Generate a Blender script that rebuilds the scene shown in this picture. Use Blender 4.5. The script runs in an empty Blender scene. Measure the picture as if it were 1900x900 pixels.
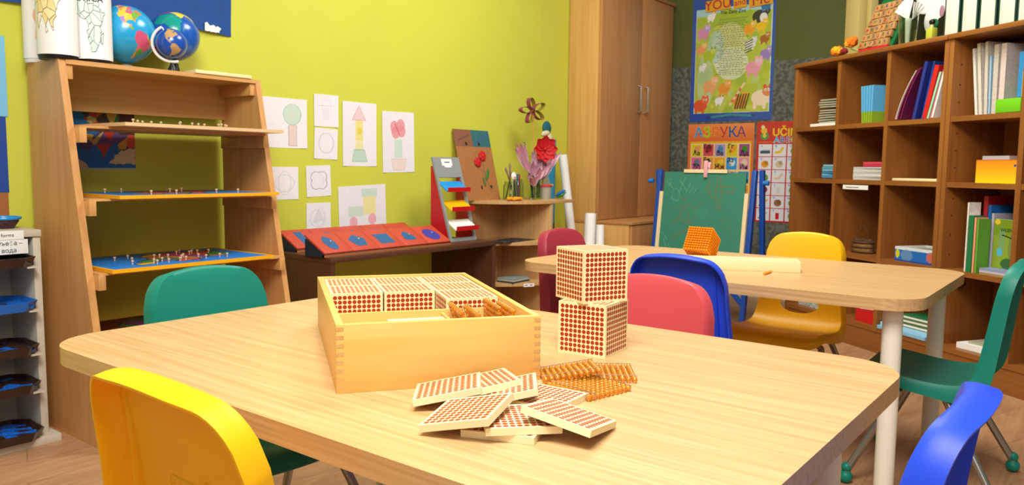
import bpy, bmesh, math, random
import numpy as np
from mathutils import Vector, Matrix, Euler
random.seed(7); rng = np.random.RandomState(5)
S = 1.2                       # model units -> metres, applied to everything at the end
PI = math.pi
SC = bpy.context.scene
COL = SC.collection
R = math.radians

# ------------------------------------------------------------------ helpers
def lin(c):
    if isinstance(c, str):
        c = c.lstrip('#'); c = tuple(int(c[i:i+2], 16)/255 for i in (0, 2, 4))
    return tuple(((x+.055)/1.055)**2.4 if x > .04045 else x/12.92 for x in c)
def hx(c):
    c = c.lstrip('#'); return np.array([int(c[i:i+2], 16)/255 for i in (0, 2, 4)])

class NT:
    def __init__(s, name):
        s.m = bpy.data.materials.new(name); s.m.use_nodes = True
        s.t = s.m.node_tree; s.t.nodes.clear()
        s.out = s.t.nodes.new('ShaderNodeOutputMaterial')
        s.b = s.t.nodes.new('ShaderNodeBsdfPrincipled')
        s.t.links.new(s.b.outputs[0], s.out.inputs[0])
    def n(s, typ, **k):
        nd = s.t.nodes.new('ShaderNode'+typ)
        for a, v in k.items(): setattr(nd, a, v)
        return nd
    def l(s, a, b): s.t.links.new(a, b)
    def math(s, op, a, b=None):
        nd = s.n('Math', operation=op)
        for i, x in enumerate((a, b)):
            if x is None: continue
            if hasattr(x, 'links'): s.l(x, nd.inputs[i])
            else: nd.inputs[i].default_value = x
        return nd.outputs[0]
def mat(name, c, rough=.5, metal=0, spec=.5, trans=0, noise=0, nscale=30, bump=0, bscale=200, alpha=1, coat=0, ior=1.45, sheen=0):
    N = NT(name); b = N.b
    b.inputs['Roughness'].default_value = rough; b.inputs['Metallic'].default_value = metal
    b.inputs['Specular IOR Level'].default_value = spec; b.inputs['Transmission Weight'].default_value = trans
    b.inputs['IOR'].default_value = ior; b.inputs['Coat Weight'].default_value = coat
    lc = lin(c)
    if noise:
        tc = N.n('TexCoord'); nz = N.n('TexNoise'); nz.inputs['Scale'].default_value = nscale; nz.inputs['Detail'].default_value = 4
        N.l(tc.outputs['Object'], nz.inputs['Vector'])
        cr = N.n('ValToRGB'); cr.color_ramp.elements[0].position = .3; cr.color_ramp.elements[1].position = .7
        cr.color_ramp.elements[0].color = (*[x*(1-noise) for x in lc], 1); cr.color_ramp.elements[1].color = (*[min(1, x*(1+noise)) for x in lc], 1)
        N.l(nz.outputs[0], cr.inputs[0]); N.l(cr.outputs[0], b.inputs['Base Color'])
    else: b.inputs['Base Color'].default_value = (*lc, 1)
    if bump:
        tc = N.n('TexCoord'); nz = N.n('TexNoise'); nz.inputs['Scale'].default_value = bscale
        N.l(tc.outputs['Object'], nz.inputs['Vector'])
        bp = N.n('Bump'); bp.inputs['Strength'].default_value = bump; bp.inputs['Distance'].default_value = .001
        N.l(nz.outputs[0], bp.inputs['Height']); N.l(bp.outputs[0], b.inputs['Normal'])
    return N.m
def wood(name, c1, c2, axis='z', scale=26, stretch=.06, rough=.45, coat=0, fine=.5, fineScale=5):
    N = NT(name); b = N.b
    b.inputs['Roughness'].default_value = rough; b.inputs['Coat Weight'].default_value = coat; b.inputs['Coat Roughness'].default_value = .2
    tc = N.n('TexCoord'); mp = N.n('Mapping'); s = [scale]*3; s['xyz'.index(axis)] = scale*stretch
    mp.inputs['Scale'].default_value = s; N.l(tc.outputs['Object'], mp.inputs['Vector'])
    nz = N.n('TexNoise'); nz.inputs['Scale'].default_value = 1; nz.inputs['Detail'].default_value = 3; nz.inputs['Distortion'].default_value = .4
    N.l(mp.outputs[0], nz.inputs['Vector'])
    mp2 = N.n('Mapping'); s = [scale*fineScale]*3; s['xyz'.index(axis)] = scale*fineScale*stretch*.5
    mp2.inputs['Scale'].default_value = s; N.l(tc.outputs['Object'], mp2.inputs['Vector'])
    n2 = N.n('TexNoise'); n2.inputs['Scale'].default_value = 1; n2.inputs['Detail'].default_value = 2; N.l(mp2.outputs[0], n2.inputs['Vector'])
    v = N.math('ADD', N.math('MULTIPLY', nz.outputs[0], 1-fine), N.math('MULTIPLY', n2.outputs[0], fine))
    cr = N.n('ValToRGB'); e = cr.color_ramp.elements; e[0].position = .36; e[1].position = .62
    e[0].color = (*lin(c1), 1); e[1].color = (*lin(c2), 1)
    N.l(v, cr.inputs[0]); N.l(cr.outputs[0], b.inputs['Base Color'])
    return N.m
def attrmat(name, rough=.6, coat=0):
    N = NT(name); N.b.inputs['Roughness'].default_value = rough; N.b.inputs['Coat Weight'].default_value = coat
    N.b.inputs['Coat Roughness'].default_value = .12
    a = N.n('Attribute', attribute_name='Col'); N.l(a.outputs['Color'], N.b.inputs['Base Color']); return N.m

def I4(loc=(0, 0, 0), rot=(0, 0, 0), sc=(1, 1, 1)):
    return Matrix.Translation(loc) @ Euler(rot).to_matrix().to_4x4() @ Matrix.Diagonal((*sc, 1))

class MB:
    def __init__(s): s.bm = bmesh.new(); s.mats = []; s.col = None
    def mi(s, m):
        if m not in s.mats: s.mats.append(m)
        return s.mats.index(m)
    def add(s, vs, fs, m, M=None, smooth=True):
        k = s.mi(m); V = [s.bm.verts.new(M @ Vector(v) if M is not None else v) for v in vs]; out = []
        for f in fs:
            try: F = s.bm.faces.new([V[i] for i in f])
            except ValueError: continue
            F.material_index = k; F.smooth = smooth; out.append(F)
        return V, out
    def box(s, c, d, m, rot=(0, 0, 0), bev=0, seg=2, M=None, base=False):
        x, y, z = d[0]/2, d[1]/2, d[2]/2; c = Vector(c)
        if base: c.z += z
        T = Matrix.Translation(c) @ Euler(rot).to_matrix().to_4x4()
        if M is not None: T = M @ T
        vs = [(a*x, b*y, e*z) for e in (-1, 1) for b in (-1, 1) for a in (-1, 1)]
        V, F = s.add(vs, [(0, 2, 3, 1), (4, 5, 7, 6), (0, 1, 5, 4), (2, 6, 7, 3), (0, 4, 6, 2), (1, 3, 7, 5)], m, T, smooth=bev > 0)
        if bev:
            es = list({e for f in F for e in f.edges})
            r = bmesh.ops.bevel(s.bm, geom=es, offset=bev, segments=seg, affect='EDGES', profile=.5)
            for f in r['faces']: f.smooth = True; f.material_index = s.mi(m)
        return s
    def span(s, a, b, m, **k):   # box from corner a to corner b
        return s.box([(p+q)/2 for p, q in zip(a, b)], [abs(q-p) for p, q in zip(a, b)], m, **k)
    def prism(s, pts, z0, z1, m, M=None, bev=0, mtop=None):
        n = len(pts)
        vs = [(x, y, z0) for x, y in pts]+[(x, y, z1) for x, y in pts]
        V, F = s.add(vs, [tuple(range(n))[::-1], tuple(range(n, 2*n))]+[(i, (i+1) % n, n+(i+1) % n, n+i) for i in range(n)], m, M)
        F[0].smooth = F[1].smooth = False
        if mtop: F[1].material_index = s.mi(mtop)
        if bev:
            es = [e for e in F[1].edges]+[e for e in F[0].edges]
            r = bmesh.ops.bevel(s.bm, geom=es, offset=bev, segments=2, affect='EDGES', profile=.5)
        return s
    def tube(s, path, r, m, seg=12, closed=False, caps=True, M=None, flat=1):
        P = [Vector(p) for p in path]; n = len(P); rr = r if isinstance(r, (list, tuple)) else [r]*n
        vs = []; up = None
        for i, p in enumerate(P):
            if closed: t = (P[(i+1) % n]-P[i-1])
            else: t = (P[min(i+1, n-1)]-P[max(i-1, 0)])
            t.normalize()
            if up is None:
                up = Vector((0, 0, 1)) if abs(t.z) < .9 else Vector((1, 0, 0))
            a = t.cross(up)
            if a.length < 1e-5: a = t.orthogonal()
            a.normalize(); b = a.cross(t).normalized(); up = b
            for k in range(seg):
                w = 2*PI*k/seg; vs.append(p+a*math.cos(w)*rr[i]+b*math.sin(w)*rr[i]*flat)
        fs = []
        for i in range(n if closed else n-1):
            j = (i+1) % n
            for k in range(seg):
                l = (k+1) % seg; fs.append((i*seg+k, i*seg+l, j*seg+l, j*seg+k))
        if caps and not closed: fs += [tuple(range(seg)), tuple(range((n-1)*seg, n*seg))[::-1]]
        s.add(vs, fs, m, M); return s
    def lathe(s, prof, m, seg=28, M=None, smooth=True):
        vs = []; n = len(prof)
        for r, z in prof:
            for k in range(seg): vs.append((r*math.cos(2*PI*k/seg), r*math.sin(2*PI*k/seg), z))
        fs = [(i*seg+k, i*seg+(k+1) % seg, (i+1)*seg+(k+1) % seg, (i+1)*seg+k) for i in range(n-1) for k in range(seg)]
        if prof[0][0] > 1e-6: fs.append(tuple(range(seg))[::-1])
        if prof[-1][0] > 1e-6: fs.append(tuple(range((n-1)*seg, n*seg)))
        V, F = s.add(vs, fs, m, M, smooth)
        bmesh.ops.remove_doubles(s.bm, verts=V, dist=1e-7); return s
    def ball(s, c, r, m, seg=16, M=None, rot=(0, 0, 0)):
        if not isinstance(r, (tuple, list)): r = (r, r, r)
        T = I4(c, rot, r)
        if M is not None: T = M @ T
        h = seg//2
        return s.lathe([(math.sin(PI*i/h) if 0 < i < h else 0, -math.cos(PI*i/h)) for i in range(h+1)], m, seg, T)
    def grid(s, fn, nu, nv, m, M=None, skip=None, closeu=False):
        vs = [fn(i/(nu if True else 1), j/nv) for j in range(nv+1) for i in range(nu+1)]; w = nu+1
        fs = [(j*w+i, j*w+i+1, (j+1)*w+i+1, (j+1)*w+i) for j in range(nv) for i in range(nu) if not (skip and skip((i+.5)/nu, (j+.5)/nv))]
        return s.add(vs, fs, m, M)
    def text(s, body, size, m, M=None, ext=.0004, bold=.0, warp=None, align='CENTER', res=3):
        c = bpy.data.curves.new('t', 'FONT'); c.body = body; c.size = size; c.extrude = ext if not warp else 0; c.offset = bold*size
        c.align_x = align; c.align_y = 'CENTER'; c.resolution_u = res
        o = bpy.data.objects.new('t', c); COL.objects.link(o); bpy.context.view_layer.update()
        me = bpy.data.meshes.new_from_object(o.evaluated_get(bpy.context.evaluated_depsgraph_get()))
        vs = [v.co.copy() for v in me.vertices]; fs = [tuple(p.vertices) for p in me.polygons]
        # text lies in xy -> stand it up facing -y
        vs = [Vector((v.x, -v.z, v.y)) for v in vs]
        if warp: vs = [Vector(warp(v)) for v in vs]
        s.add(vs, fs, m, M, smooth=False)
        bpy.data.objects.remove(o); bpy.data.curves.remove(c); bpy.data.meshes.remove(me); return s
    def done(s, name, parent=None, angle=35, solid=0, loc=None, rot=None):
        bmesh.ops.recalc_face_normals(s.bm, faces=s.bm.faces[:]) if not getattr(s, 'keepn', False) else None
        me = bpy.data.meshes.new(name); s.bm.to_mesh(me); s.bm.free()
        for m in s.mats: me.materials.append(m)
        try: me.set_sharp_from_angle(angle=R(angle))
        except Exception: pass
        o = bpy.data.objects.new(name, me); COL.objects.link(o)
        if solid:
            md = o.modifiers.new('s', 'SOLIDIFY'); md.thickness = solid; md.offset = -1
            bpy.context.view_layer.update()
            nm = bpy.data.meshes.new_from_object(o.evaluated_get(bpy.context.evaluated_depsgraph_get())); nm.name = name
            o.modifiers.clear(); o.data = nm
            for p in nm.polygons: p.use_smooth = True
            nm.set_sharp_from_angle(angle=R(angle))
        if parent: o.parent = parent
        if loc is not None: o.location = loc
        if rot is not None: o.rotation_euler = rot
        return o
def tag(o, label, cat=None, group=None, kind=None):
    if label: o['label'] = label
    if cat: o['category'] = cat
    if group: o['group'] = group
    if kind: o['kind'] = kind
    return o
def thing(name, label, cat, loc=(0, 0, 0), rotz=0, group=None, rot=None):
    o = bpy.data.objects.new(name, None); COL.objects.link(o); o.empty_display_size = .05
    o.location = loc; o.rotation_euler = rot if rot else (0, 0, rotz)
    return tag(o, label, cat, group)
def dup(root, loc, rot, label, group=None):
    r = root.copy(); COL.objects.link(r); r.location = loc; r.rotation_euler = rot; r['label'] = label
    if group: r['group'] = group
    for ch in list(root.children):
        c = ch.copy(); COL.objects.link(c); c.parent = r
        for g in list(ch.children):
            d = g.copy(); COL.objects.link(d); d.parent = c
    return r

# ------------------------------------------------------------------ painted surfaces (colour pattern per face)
class Cv:
    def __init__(s, w, h, bg, asp=None):
        s.w, s.h = w, h; s.asp = asp or w/h; s.a = np.tile(hx(bg), (h, w, 1)).astype(float)
        s.X, s.Y = np.meshgrid((np.arange(w)+.5)/w, (np.arange(h)+.5)/h)
    def put(s, m, c, al=1):
        c = hx(c) if isinstance(c, str) else np.array(c); s.a[m] = s.a[m]*(1-al)+c*al
    def mpoly(s, pts):
        m = np.zeros((s.h, s.w), bool); n = len(pts)
        for i in range(n):
            x1, y1 = pts[i]; x2, y2 = pts[(i+1) % n]
            if y1 == y2: continue
            c = ((y1 > s.Y) != (y2 > s.Y)) & (s.X < (x2-x1)*(s.Y-y1)/(y2-y1)+x1); m ^= c
        return m
    def poly(s, pts, c, al=1): s.put(s.mpoly(pts), c, al); return s
    def rect(s, x0, y0, x1, y1, c, al=1): s.put((s.X >= x0) & (s.X < x1) & (s.Y >= y0) & (s.Y < y1), c, al); return s
    def mell(s, cx, cy, rx, ry, rot=0):
        dx = (s.X-cx)*s.asp; dy = s.Y-cy; ca, sa = math.cos(rot), math.sin(rot)
        return ((dx*ca+dy*sa)/(rx*s.asp))**2+((-dx*sa+dy*ca)/ry)**2 < 1
    def ell(s, cx, cy, rx, ry, c, al=1, rot=0): s.put(s.mell(cx, cy, rx, ry, rot), c, al); return s
    def line(s, pts, w, c, al=1, closed=False):
        P = list(pts)+([pts[0]] if closed else []); m = np.zeros((s.h, s.w), bool)
        for (x1, y1), (x2, y2) in zip(P, P[1:]):
            ax, ay, bx, by = x1*s.asp, y1, x2*s.asp, y2; dx, dy = bx-ax, by-ay; L = dx*dx+dy*dy+1e-12
            t = np.clip(((s.X*s.asp-ax)*dx+(s.Y-ay)*dy)/L, 0, 1)
            m |= np.hypot(s.X*s.asp-ax-t*dx, s.Y-ay-t*dy) < w
        s.put(m, c, al); return s
    def ring(s, cx, cy, rx, ry, w, c, al=1):
        return s.line([(cx+rx*math.cos(t), cy+ry*math.sin(t)) for t in np.linspace(0, 2*PI, 28)], w, c, al)
    def cells(s, mask, seeds, pal, edge=None, al=1):
        D = np.stack([(s.X*s.asp-x*s.asp)**2+(s.Y-y)**2 for x, y in seeds]); L = D.argmin(0)
        for i in range(len(seeds)): s.put(mask & (L == i), pal[i % len(pal)], al)
        if edge:
            e = np.zeros_like(mask); e[:, 1:] |= L[:, 1:] != L[:, :-1]; e[1:] |= L[1:] != L[:-1]
            b = np.zeros_like(mask); b[:, 1:] |= mask[:, 1:] != mask[:, :-1]; b[1:] |= mask[1:] != mask[:-1]
            s.put((e & mask) | b, edge)
        return s
    def speckle(s, amt, k=1):
        n = rng.randn(s.h//k+1, s.w//k+1, 1)*amt; n = np.kron(n, np.ones((k, k, 1)))[:s.h, :s.w]; s.a = np.clip(s.a*(1+n), 0, 1); return s
def lin_arr(a): return np.where(a > .04045, ((a+.055)/1.055)**2.4, a/12.92)
def painted(name, cv, fn, m, parent=None, back=None, smooth=False, extra=None):
    """grid of cv.w x cv.h faces; fn(U,V)->(x,y,z) arrays. back = (material, thickness): closes the sheet into a thin slab behind (+y)"""
    w, h = cv.w, cv.h; U, V = np.meshgrid(np.linspace(0, 1, w+1), np.linspace(0, 1, h+1))
    P = np.stack(fn(U, V), -1).reshape(-1, 3)
    i = np.arange(w)[None, :]+np.arange(h)[:, None]*(w+1)
    F = np.stack([i, i+1, i+w+2, i+w+1], -1).reshape(-1, 4)
    colr = np.repeat(lin_arr(cv.a.reshape(-1, 3)), 4, axis=0); nf = len(F); mats = [m]; mi = np.zeros(nf, int)
    if back:
        # rear rim
        ring = list(range(w+1))+[(w+1)*(j+1)-1 for j in range(1, h+1)]+[(w+1)*h+k for k in range(w-1, -1, -1)]+[(w+1)*j for j in range(h-1, 0, -1)]
        n0 = len(P); B = P[ring].copy(); B[:, 1] += back[1]; P = np.vstack([P, B]); n = len(ring)
        Q = [(ring[(k+1) % n], ring[k], n0+k, n0+(k+1) % n) for k in range(n)]
        F = np.vstack([F, np.array(Q)]); mi = np.concatenate([mi, np.ones(n, int)])
        # rear face as strip quads between bottom and top rims
        Q = [(n0+k, n0+(k+1), n0+n-h-(k+1) if False else 0, 0) for k in range(0)]
        tops = [n0+(w+h)+k for k in range(w+1)]; bots = [n0+w-k for k in range(w+1)]
        Q = [(bots[k], bots[k+1], tops[k+1], tops[k]) for k in range(w)]
        F = np.vstack([F, np.array(Q)]); mi = np.concatenate([mi, np.ones(w, int)])
        colr = np.vstack([colr, np.ones(((n+w)*4, 3))*.8]); mats.append(back[0])
    me = bpy.data.meshes.new(name); me.from_pydata([], [], [])
    me.vertices.add(len(P)); me.vertices.foreach_set('co', P.ravel().astype(np.float32))
    me.loops.add(len(F)*4); me.loops.foreach_set('vertex_index', F.ravel().astype(np.int32))
    me.polygons.add(len(F)); me.polygons.foreach_set('loop_start', np.arange(0, len(F)*4, 4, dtype=np.int32))
    me.polygons.foreach_set('material_index', mi.astype(np.int32))
    me.update(calc_edges=True); me.validate()
    me.polygons.foreach_set('use_smooth', [smooth]*len(me.polygons))
    at = me.color_attributes.new('Col', 'FLOAT_COLOR', 'CORNER')
    at.data.foreach_set('color', np.hstack([colr, np.ones((len(colr), 1))]).ravel().astype(np.float32))
    for x in mats: me.materials.append(x)
    o = bpy.data.objects.new(name, me); COL.objects.link(o)
    if parent: o.parent = parent
    return o
def flat(W, H, x0=0, z0=0, y=0, curl=0, skew=0):
    return lambda U, V: (x0+U*W+skew*V, y-curl*((U-.5)**2*4+(V-.3)**2), z0+V*H)
PRINT = attrmat('printed_paper', .55); GLOSSP = attrmat('glossy_print', .3, .5); PLASTP = attrmat('printed_plastic', .25, .4); CHALKP = attrmat('chalkboard_paint', .7); WOODP = attrmat('painted_wood', .5)
PAPER = mat('white_paper', 'F2F1EC', .8)

# ------------------------------------------------------------------ camera
A = R(37.68); PT = R(5.47); RO = R(-.64); CH = .724
hv = Vector((math.cos(A), math.sin(A), 0)); c_, s_ = math.cos(PT), math.sin(PT)
fw = Vector((hv.x*c_, hv.y*c_, -s_)); up0 = Vector((hv.x*s_, hv.y*s_, c_)); rt0 = Vector((math.sin(A), -math.cos(A), 0))
rt = math.cos(RO)*rt0-math.sin(RO)*up0; up = math.sin(RO)*rt0+math.cos(RO)*up0
cd = bpy.data.cameras.new('camera'); cam = bpy.data.objects.new('camera', cd); COL.objects.link(cam)
cd.sensor_width = 36; cd.lens = 1460*36/1900; cd.clip_start = .02
Mx = Matrix.Identity(4)
for i in range(3): Mx[i][0] = rt[i]; Mx[i][1] = up[i]; Mx[i][2] = -fw[i]
Mx[2][3] = CH; cam.matrix_world = Mx; SC.camera = cam
cd.dof.use_dof = True; cd.dof.focus_distance = 1.08*S; cd.dof.aperture_fstop = 16

# ------------------------------------------------------------------ materials
BEECH = wood('beech_laminate', 'CC9254', 'DAA465', 'z', 22, .05, .4)
BEECHX = wood('beech_laminate_flat', 'CC9254', 'DAA465', 'x', 22, .05, .4)
OAKT = wood('light_oak_table_laminate', 'C59A64', 'D6AF7B', 'y', 30, .05, .36, fine=.8)
OAKV = wood('oak_cupboard_side', 'CB9852', 'DAAA64', 'z', 20, .05, .42)
OAKD = wood('oak_cupboard_door', 'B47C48', 'C48C56', 'z', 20, .05, .42)
CORN = wood('corner_shelf_oak', 'BE915A', 'D0A670', 'z', 20, .05, .45)
ALDER = wood('alder_bookshelf', '88501F', '9A6028', 'z', 16, .05, .42)
WENGE = wood('dark_brown_laminate', '4A2A1C', '5E3826', 'x', 16, .05, .4)
BOXW = wood('varnished_box_wood', 'E8B25C', 'EFBE6C', 'x', 22, .08, .38)
BOXJ = wood('finger_joint_end_grain', 'C99B5C', 'D6A868', 'y', 60, .6, .5)
FLOORM = None
CREAM = mat('cream_painted_wood', 'EFE3B4', .42)
WPLAS = mat('white_enamel_leg', 'EFEAD8', .3, noise=.01)
CHROME = mat('grey_steel_tube', 'A9A69C', .28, metal=.85)
WGREY = mat('white_grey_laminate', 'CFC8B2', .5, noise=.03)
def plastic(n, c):
    m = mat(n, c, .44, spec=.42, bump=.12, bscale=900); b = [x for x in m.node_tree.nodes if x.type == 'BSDF_PRINCIPLED'][0]
    b.inputs['Subsurface Weight'].default_value = .25; b.inputs['Subsurface Scale'].default_value = .012; b.inputs['Subsurface Radius'].default_value = (1, .6, .4); return m
PY = plastic('yellow_plastic', 'FBB80C'); PTL = plastic('teal_plastic', '127F6D'); PR = plastic('red_plastic', 'CB4E54'); PDR = plastic('shaded_red_plastic', 'A03244'); PB = plastic('blue_plastic', '2148D2')  # PDR is the same chair red, darkened in the colour to stand for shade
GLASS = mat('clear_glass', 'E2ECDC', .03, trans=1, ior=1.38)
AMBER = NT('amber_glass_beads'); b_ = AMBER.b; b_.inputs['Base Color'].default_value = (*lin('FFBE42'), 1); b_.inputs['Roughness'].default_value = .08; b_.inputs['Transmission Weight'].default_value = .72; b_.inputs['IOR'].default_value = 1.45; AMBER = AMBER.m
WIRE = mat('steel_wire', 'D8D4CC', .25, metal=.9)
BLACK = mat('black_plastic', '141416', .35); WHITE = mat('white_plastic', 'F0EFEA', .35)
REDL = mat('red_lacquer', 'C2151F', .25); GREYL = mat('grey_lacquer', '8F9492', .35); BLUEL = mat('blue_lacquer', '1592DD', .3); YELL = mat('yellow_lacquer', 'F2B90C', .3)
TILR = mat('red_brown_painted_tile', 'BF4530', .5, noise=.05); NAVY = mat('navy_painted_wood', '12253C', .45); INSB = mat('blue_painted_inset', '1F5C93', .4); INSP = mat('violet_blue_inset', '3B3C9C', .4)
KNOBW = mat('pale_wood_knob', 'E4C09A', .45); KNOBM = mat('silver_knob', 'D9D9D6', .25, metal=.7)
INK = mat('dark_ink', '2A2A30', .6); GREENC = mat('green_card', '0E6B3C', .6); REDC = mat('red_card', 'C81E28', .5)

def dotmat(name, base, dot, frac=.43):
    N = NT(name); N.b.inputs['Roughness'].default_value = .4
    uv = N.n('UVMap'); sep = N.n('SeparateXYZ'); N.l(uv.outputs[0], sep.inputs[0])
    ms = []; ds = []
    for k in (0, 1):
        c = sep.outputs[k]
        t = N.math('MULTIPLY', N.math('SUBTRACT', c, .04), 10/.92)
        f = N.math('SUBTRACT', N.math('FRACT', t), .5); ds.append(N.math('MULTIPLY', f, f))
        ms.append(N.math('LESS_THAN', N.math('ABSOLUTE', N.math('SUBTRACT', c, .5)), .46))
    d = N.math('LESS_THAN', N.math('ADD', ds[0], ds[1]), frac*frac)
    k = N.math('MULTIPLY', d, N.math('MULTIPLY', ms[0], ms[1]))
    mx = N.n('Mix', data_type='RGBA'); N.l(k, mx.inputs[0]); mx.inputs[6].default_value = (*lin(base), 1); mx.inputs[7].default_value = (*lin(dot), 1)
    N.l(mx.outputs[2], N.b.inputs['Base Color']); return N.m
DOTS = dotmat('cream_wood_with_brown_dots', 'EFE2AE', 'A5360F')

# ------------------------------------------------------------------ room
def struct(o, label=None): o['kind'] = 'structure'; return o
def frame(loc, rot): return Matrix.Translation(loc) @ Euler((0, 0, rot)).to_matrix().to_4x4()
# floor: wood-look planks
N = NT('wood_plank_vinyl_floor'); N.b.inputs['Roughness'].default_value = .42
tc = N.n('TexCoord'); mp = N.n('Mapping'); mp.inputs['Rotation'].default_value = (0, 0, R(20)); mp.inputs['Scale'].default_value = (4, 40, 4); N.l(tc.outputs['Object'], mp.inputs['Vector'])
nz = N.n('TexNoise'); nz.inputs['Scale'].default_value = 1; nz.inputs['Detail'].default_value = 5; nz.inputs['Distortion'].default_value = 1.2; N.l(mp.outputs[0], nz.inputs['Vector'])
br = N.n('TexBrick'); mp2 = N.n('Mapping'); mp2.inputs['Rotation'].default_value = (0, 0, R(20)); N.l(tc.outputs['Object'], mp2.inputs['Vector']); N.l(mp2.outputs[0], br.inputs['Vector'])
br.inputs['Scale'].default_value = 1.6; br.inputs['Color1'].default_value = (1, 1, 1, 1); br.inputs['Color2'].default_value = (.86, .86, .86, 1); br.inputs['Mortar'].default_value = (.72, .72, .72, 1); br.inputs['Mortar Size'].default_value = .004; br.inputs['Brick Width'].default_value = 1.6; br.inputs['Row Height'].default_value = .28
cr = N.n('ValToRGB'); cr.color_ramp.elements[0].position = .3; cr.color_ramp.elements[1].position = .7; cr.color_ramp.elements[0].color = (*lin('AE7F58'), 1); cr.color_ramp.elements[1].color = (*lin('C99B72'), 1)
N.l(nz.outputs[0], cr.inputs[0]); mx = N.n('Mix', data_type='RGBA', blend_type='MULTIPLY'); mx.inputs[0].default_value = 1; N.l(cr.outputs[0], mx.inputs[6]); N.l(br.outputs[0], mx.inputs[7]); N.l(mx.outputs[2], N.b.inputs['Base Color']); FLOORM = N.m
m = MB(); m.span((-1.2, -1.2, -.05), (6, 2.42, 0), FLOORM); struct(m.done('floor'))
LIME = mat('lime_green_wall_paint', 'CDD148', .62, noise=.03, nscale=3, bump=.25, bscale=260)
m = MB(); m.span((-1.2, 2.36, 0), (4.5, 2.46, 2.3), LIME); struct(m.done('wall_left'))
# back wall: olive paint over mottled wallpaper
N = NT('mottled_wallpaper'); N.b.inputs['Roughness'].default_value = .7
tc = N.n('TexCoord'); nz = N.n('TexNoise'); nz.inputs['Scale'].default_value = 42; nz.inputs['Detail'].default_value = 5; N.l(tc.outputs['Object'], nz.inputs['Vector'])
cr = N.n('ValToRGB'); cr.color_ramp.elements[0].position = .42; cr.color_ramp.elements[1].position = .6; cr.color_ramp.elements[0].color = (*lin('4C5044'), 1); cr.color_ramp.elements[1].color = (*lin('6C7164'), 1)
N.l(nz.outputs[0], cr.inputs[0]); N.l(cr.outputs[0], N.b.inputs['Base Color']); WALLP = N.m
OLIVE = mat('olive_wall_paint', '575D22', .65, noise=.03, nscale=6)
m = MB(); m.span((4.38, -.4, 0), (4.48, 2.36, 1.325), WALLP); m.span((4.38, -.4, 1.325), (4.48, 2.36, 2.3), OLIVE); struct(m.done('wall_back'))
m = MB(); m.span((4.362, .9, 0), (4.38, 2.16, .05), WGREY); struct(m.done('baseboard_back'))
# angled wall behind the bookshelf
BA = R(37.68+15.79); BO = Vector((3.437, .876, 0)); BU = Vector((math.cos(BA), math.sin(BA), 0)); BN = Vector((-math.sin(BA), math.cos(BA), 0))
def bs(sv, d, z): return BO+BU*sv-BN*d+Vector((0, 0, z))
FB = Matrix.Translation(bs(.43, 0, 0)) @ Euler((0, 0, BA+PI)).to_matrix().to_4x4()     # x right along the shelf, y into the wall
WO = .5636
m = MB(); x0 = -.355
m.span((x0, WO, 0), (2.9, WO+.1, 1.28), WALLP, M=FB); m.span((x0+1.5, WO, 1.28), (2.9, WO+.1, 2.3), OLIVE, M=FB); m.span((x0, WO, 2.2), (x0+1.5, WO+.1, 2.3), OLIVE, M=FB)
struct(m.done('wall_right'))
PVC = mat('cream_window_frame', 'F0DA8C', .4); PANE = mat('dark_window_glass', '232B1C', .05, spec=.6)
t = thing('window_1', None, None, (0, 0, 0)); t['kind'] = 'structure'
m = MB()
for a, b in (((x0, 1.28), (x0+.10, 2.2)), ((x0+.135, 1.31), (x0+.165, 2.2)), ((x0, 1.25), (x0+1.5, 1.31)), ((x0+.76, 1.3), (x0+.82, 2.2)), ((x0+1.42, 1.28), (x0+1.5, 2.2))):
    m.span((a[0], WO-.03 if a[0] < x0+.1 else WO-.012, a[1]), (b[0], WO+.05, b[1]), PVC, M=FB, bev=.004)
m.done('window_frame', t)
m = MB(); m.span((x0+.1, WO+.03, 1.3), (x0+1.44, WO+.036, 2.2), PANE, M=FB); m.done('window_pane', t)

# ------------------------------------------------------------------ tables
def rrect(x0, y0, x1, y1, r, n=10):
    pts = []
    for cx, cy, a in ((x1-r, y0+r, -90), (x1-r, y1-r, 0), (x0+r, y1-r, 90), (x0+r, y0+r, 180)):
        for i in range(n+1): w = R(a+90*i/n); pts.append((cx+r*math.cos(w), cy+r*math.sin(w)))
    return pts
GREYF = mat('grey_foot_cap', '8E9088', .5)
def table(x0, y0, x1, y1, label, inset=(.064, .06)):
    cx, cy = (x0+x1)/2, (y0+y1)/2; w, d = (x1-x0)/2, (y1-y0)/2
    t = thing('school_table', label, 'table', (cx, cy, 0), 0, 'light oak school tables')
    m = MB(); m.prism(rrect(-w, -d, w, d, .085), .439, .464, OAKT, bev=.0022); m.done('tabletop', t, 50)
    for a in (-1, 1):
        for b in (-1, 1):
            m = MB(); px, py = a*(w-inset[0]), b*(d-inset[2 if b > 0 and len(inset) > 2 else 1]); m.lathe([(.020, .004), (.020, .439)], WPLAS, 28, I4((px, py, 0))); lg = m.done('leg', t)
            m = MB(); m.lathe([(.0185, 0), (.0215, 0), (.0215, .005), (.0185, .005)], GREYF, 28, I4((px, py, 0))); tag(m.done('foot_cap', lg), 'grey foot cap')
    return t
table(.472, .207, 1.152, 1.235, 'long light oak table nearest the camera, with the open wooden box on it', (.076, .085))
table(1.730, .305, 2.375, 1.333, 'light oak table farther back, with the shallow wooden tray on it', (.064, .06, .150))

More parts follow.
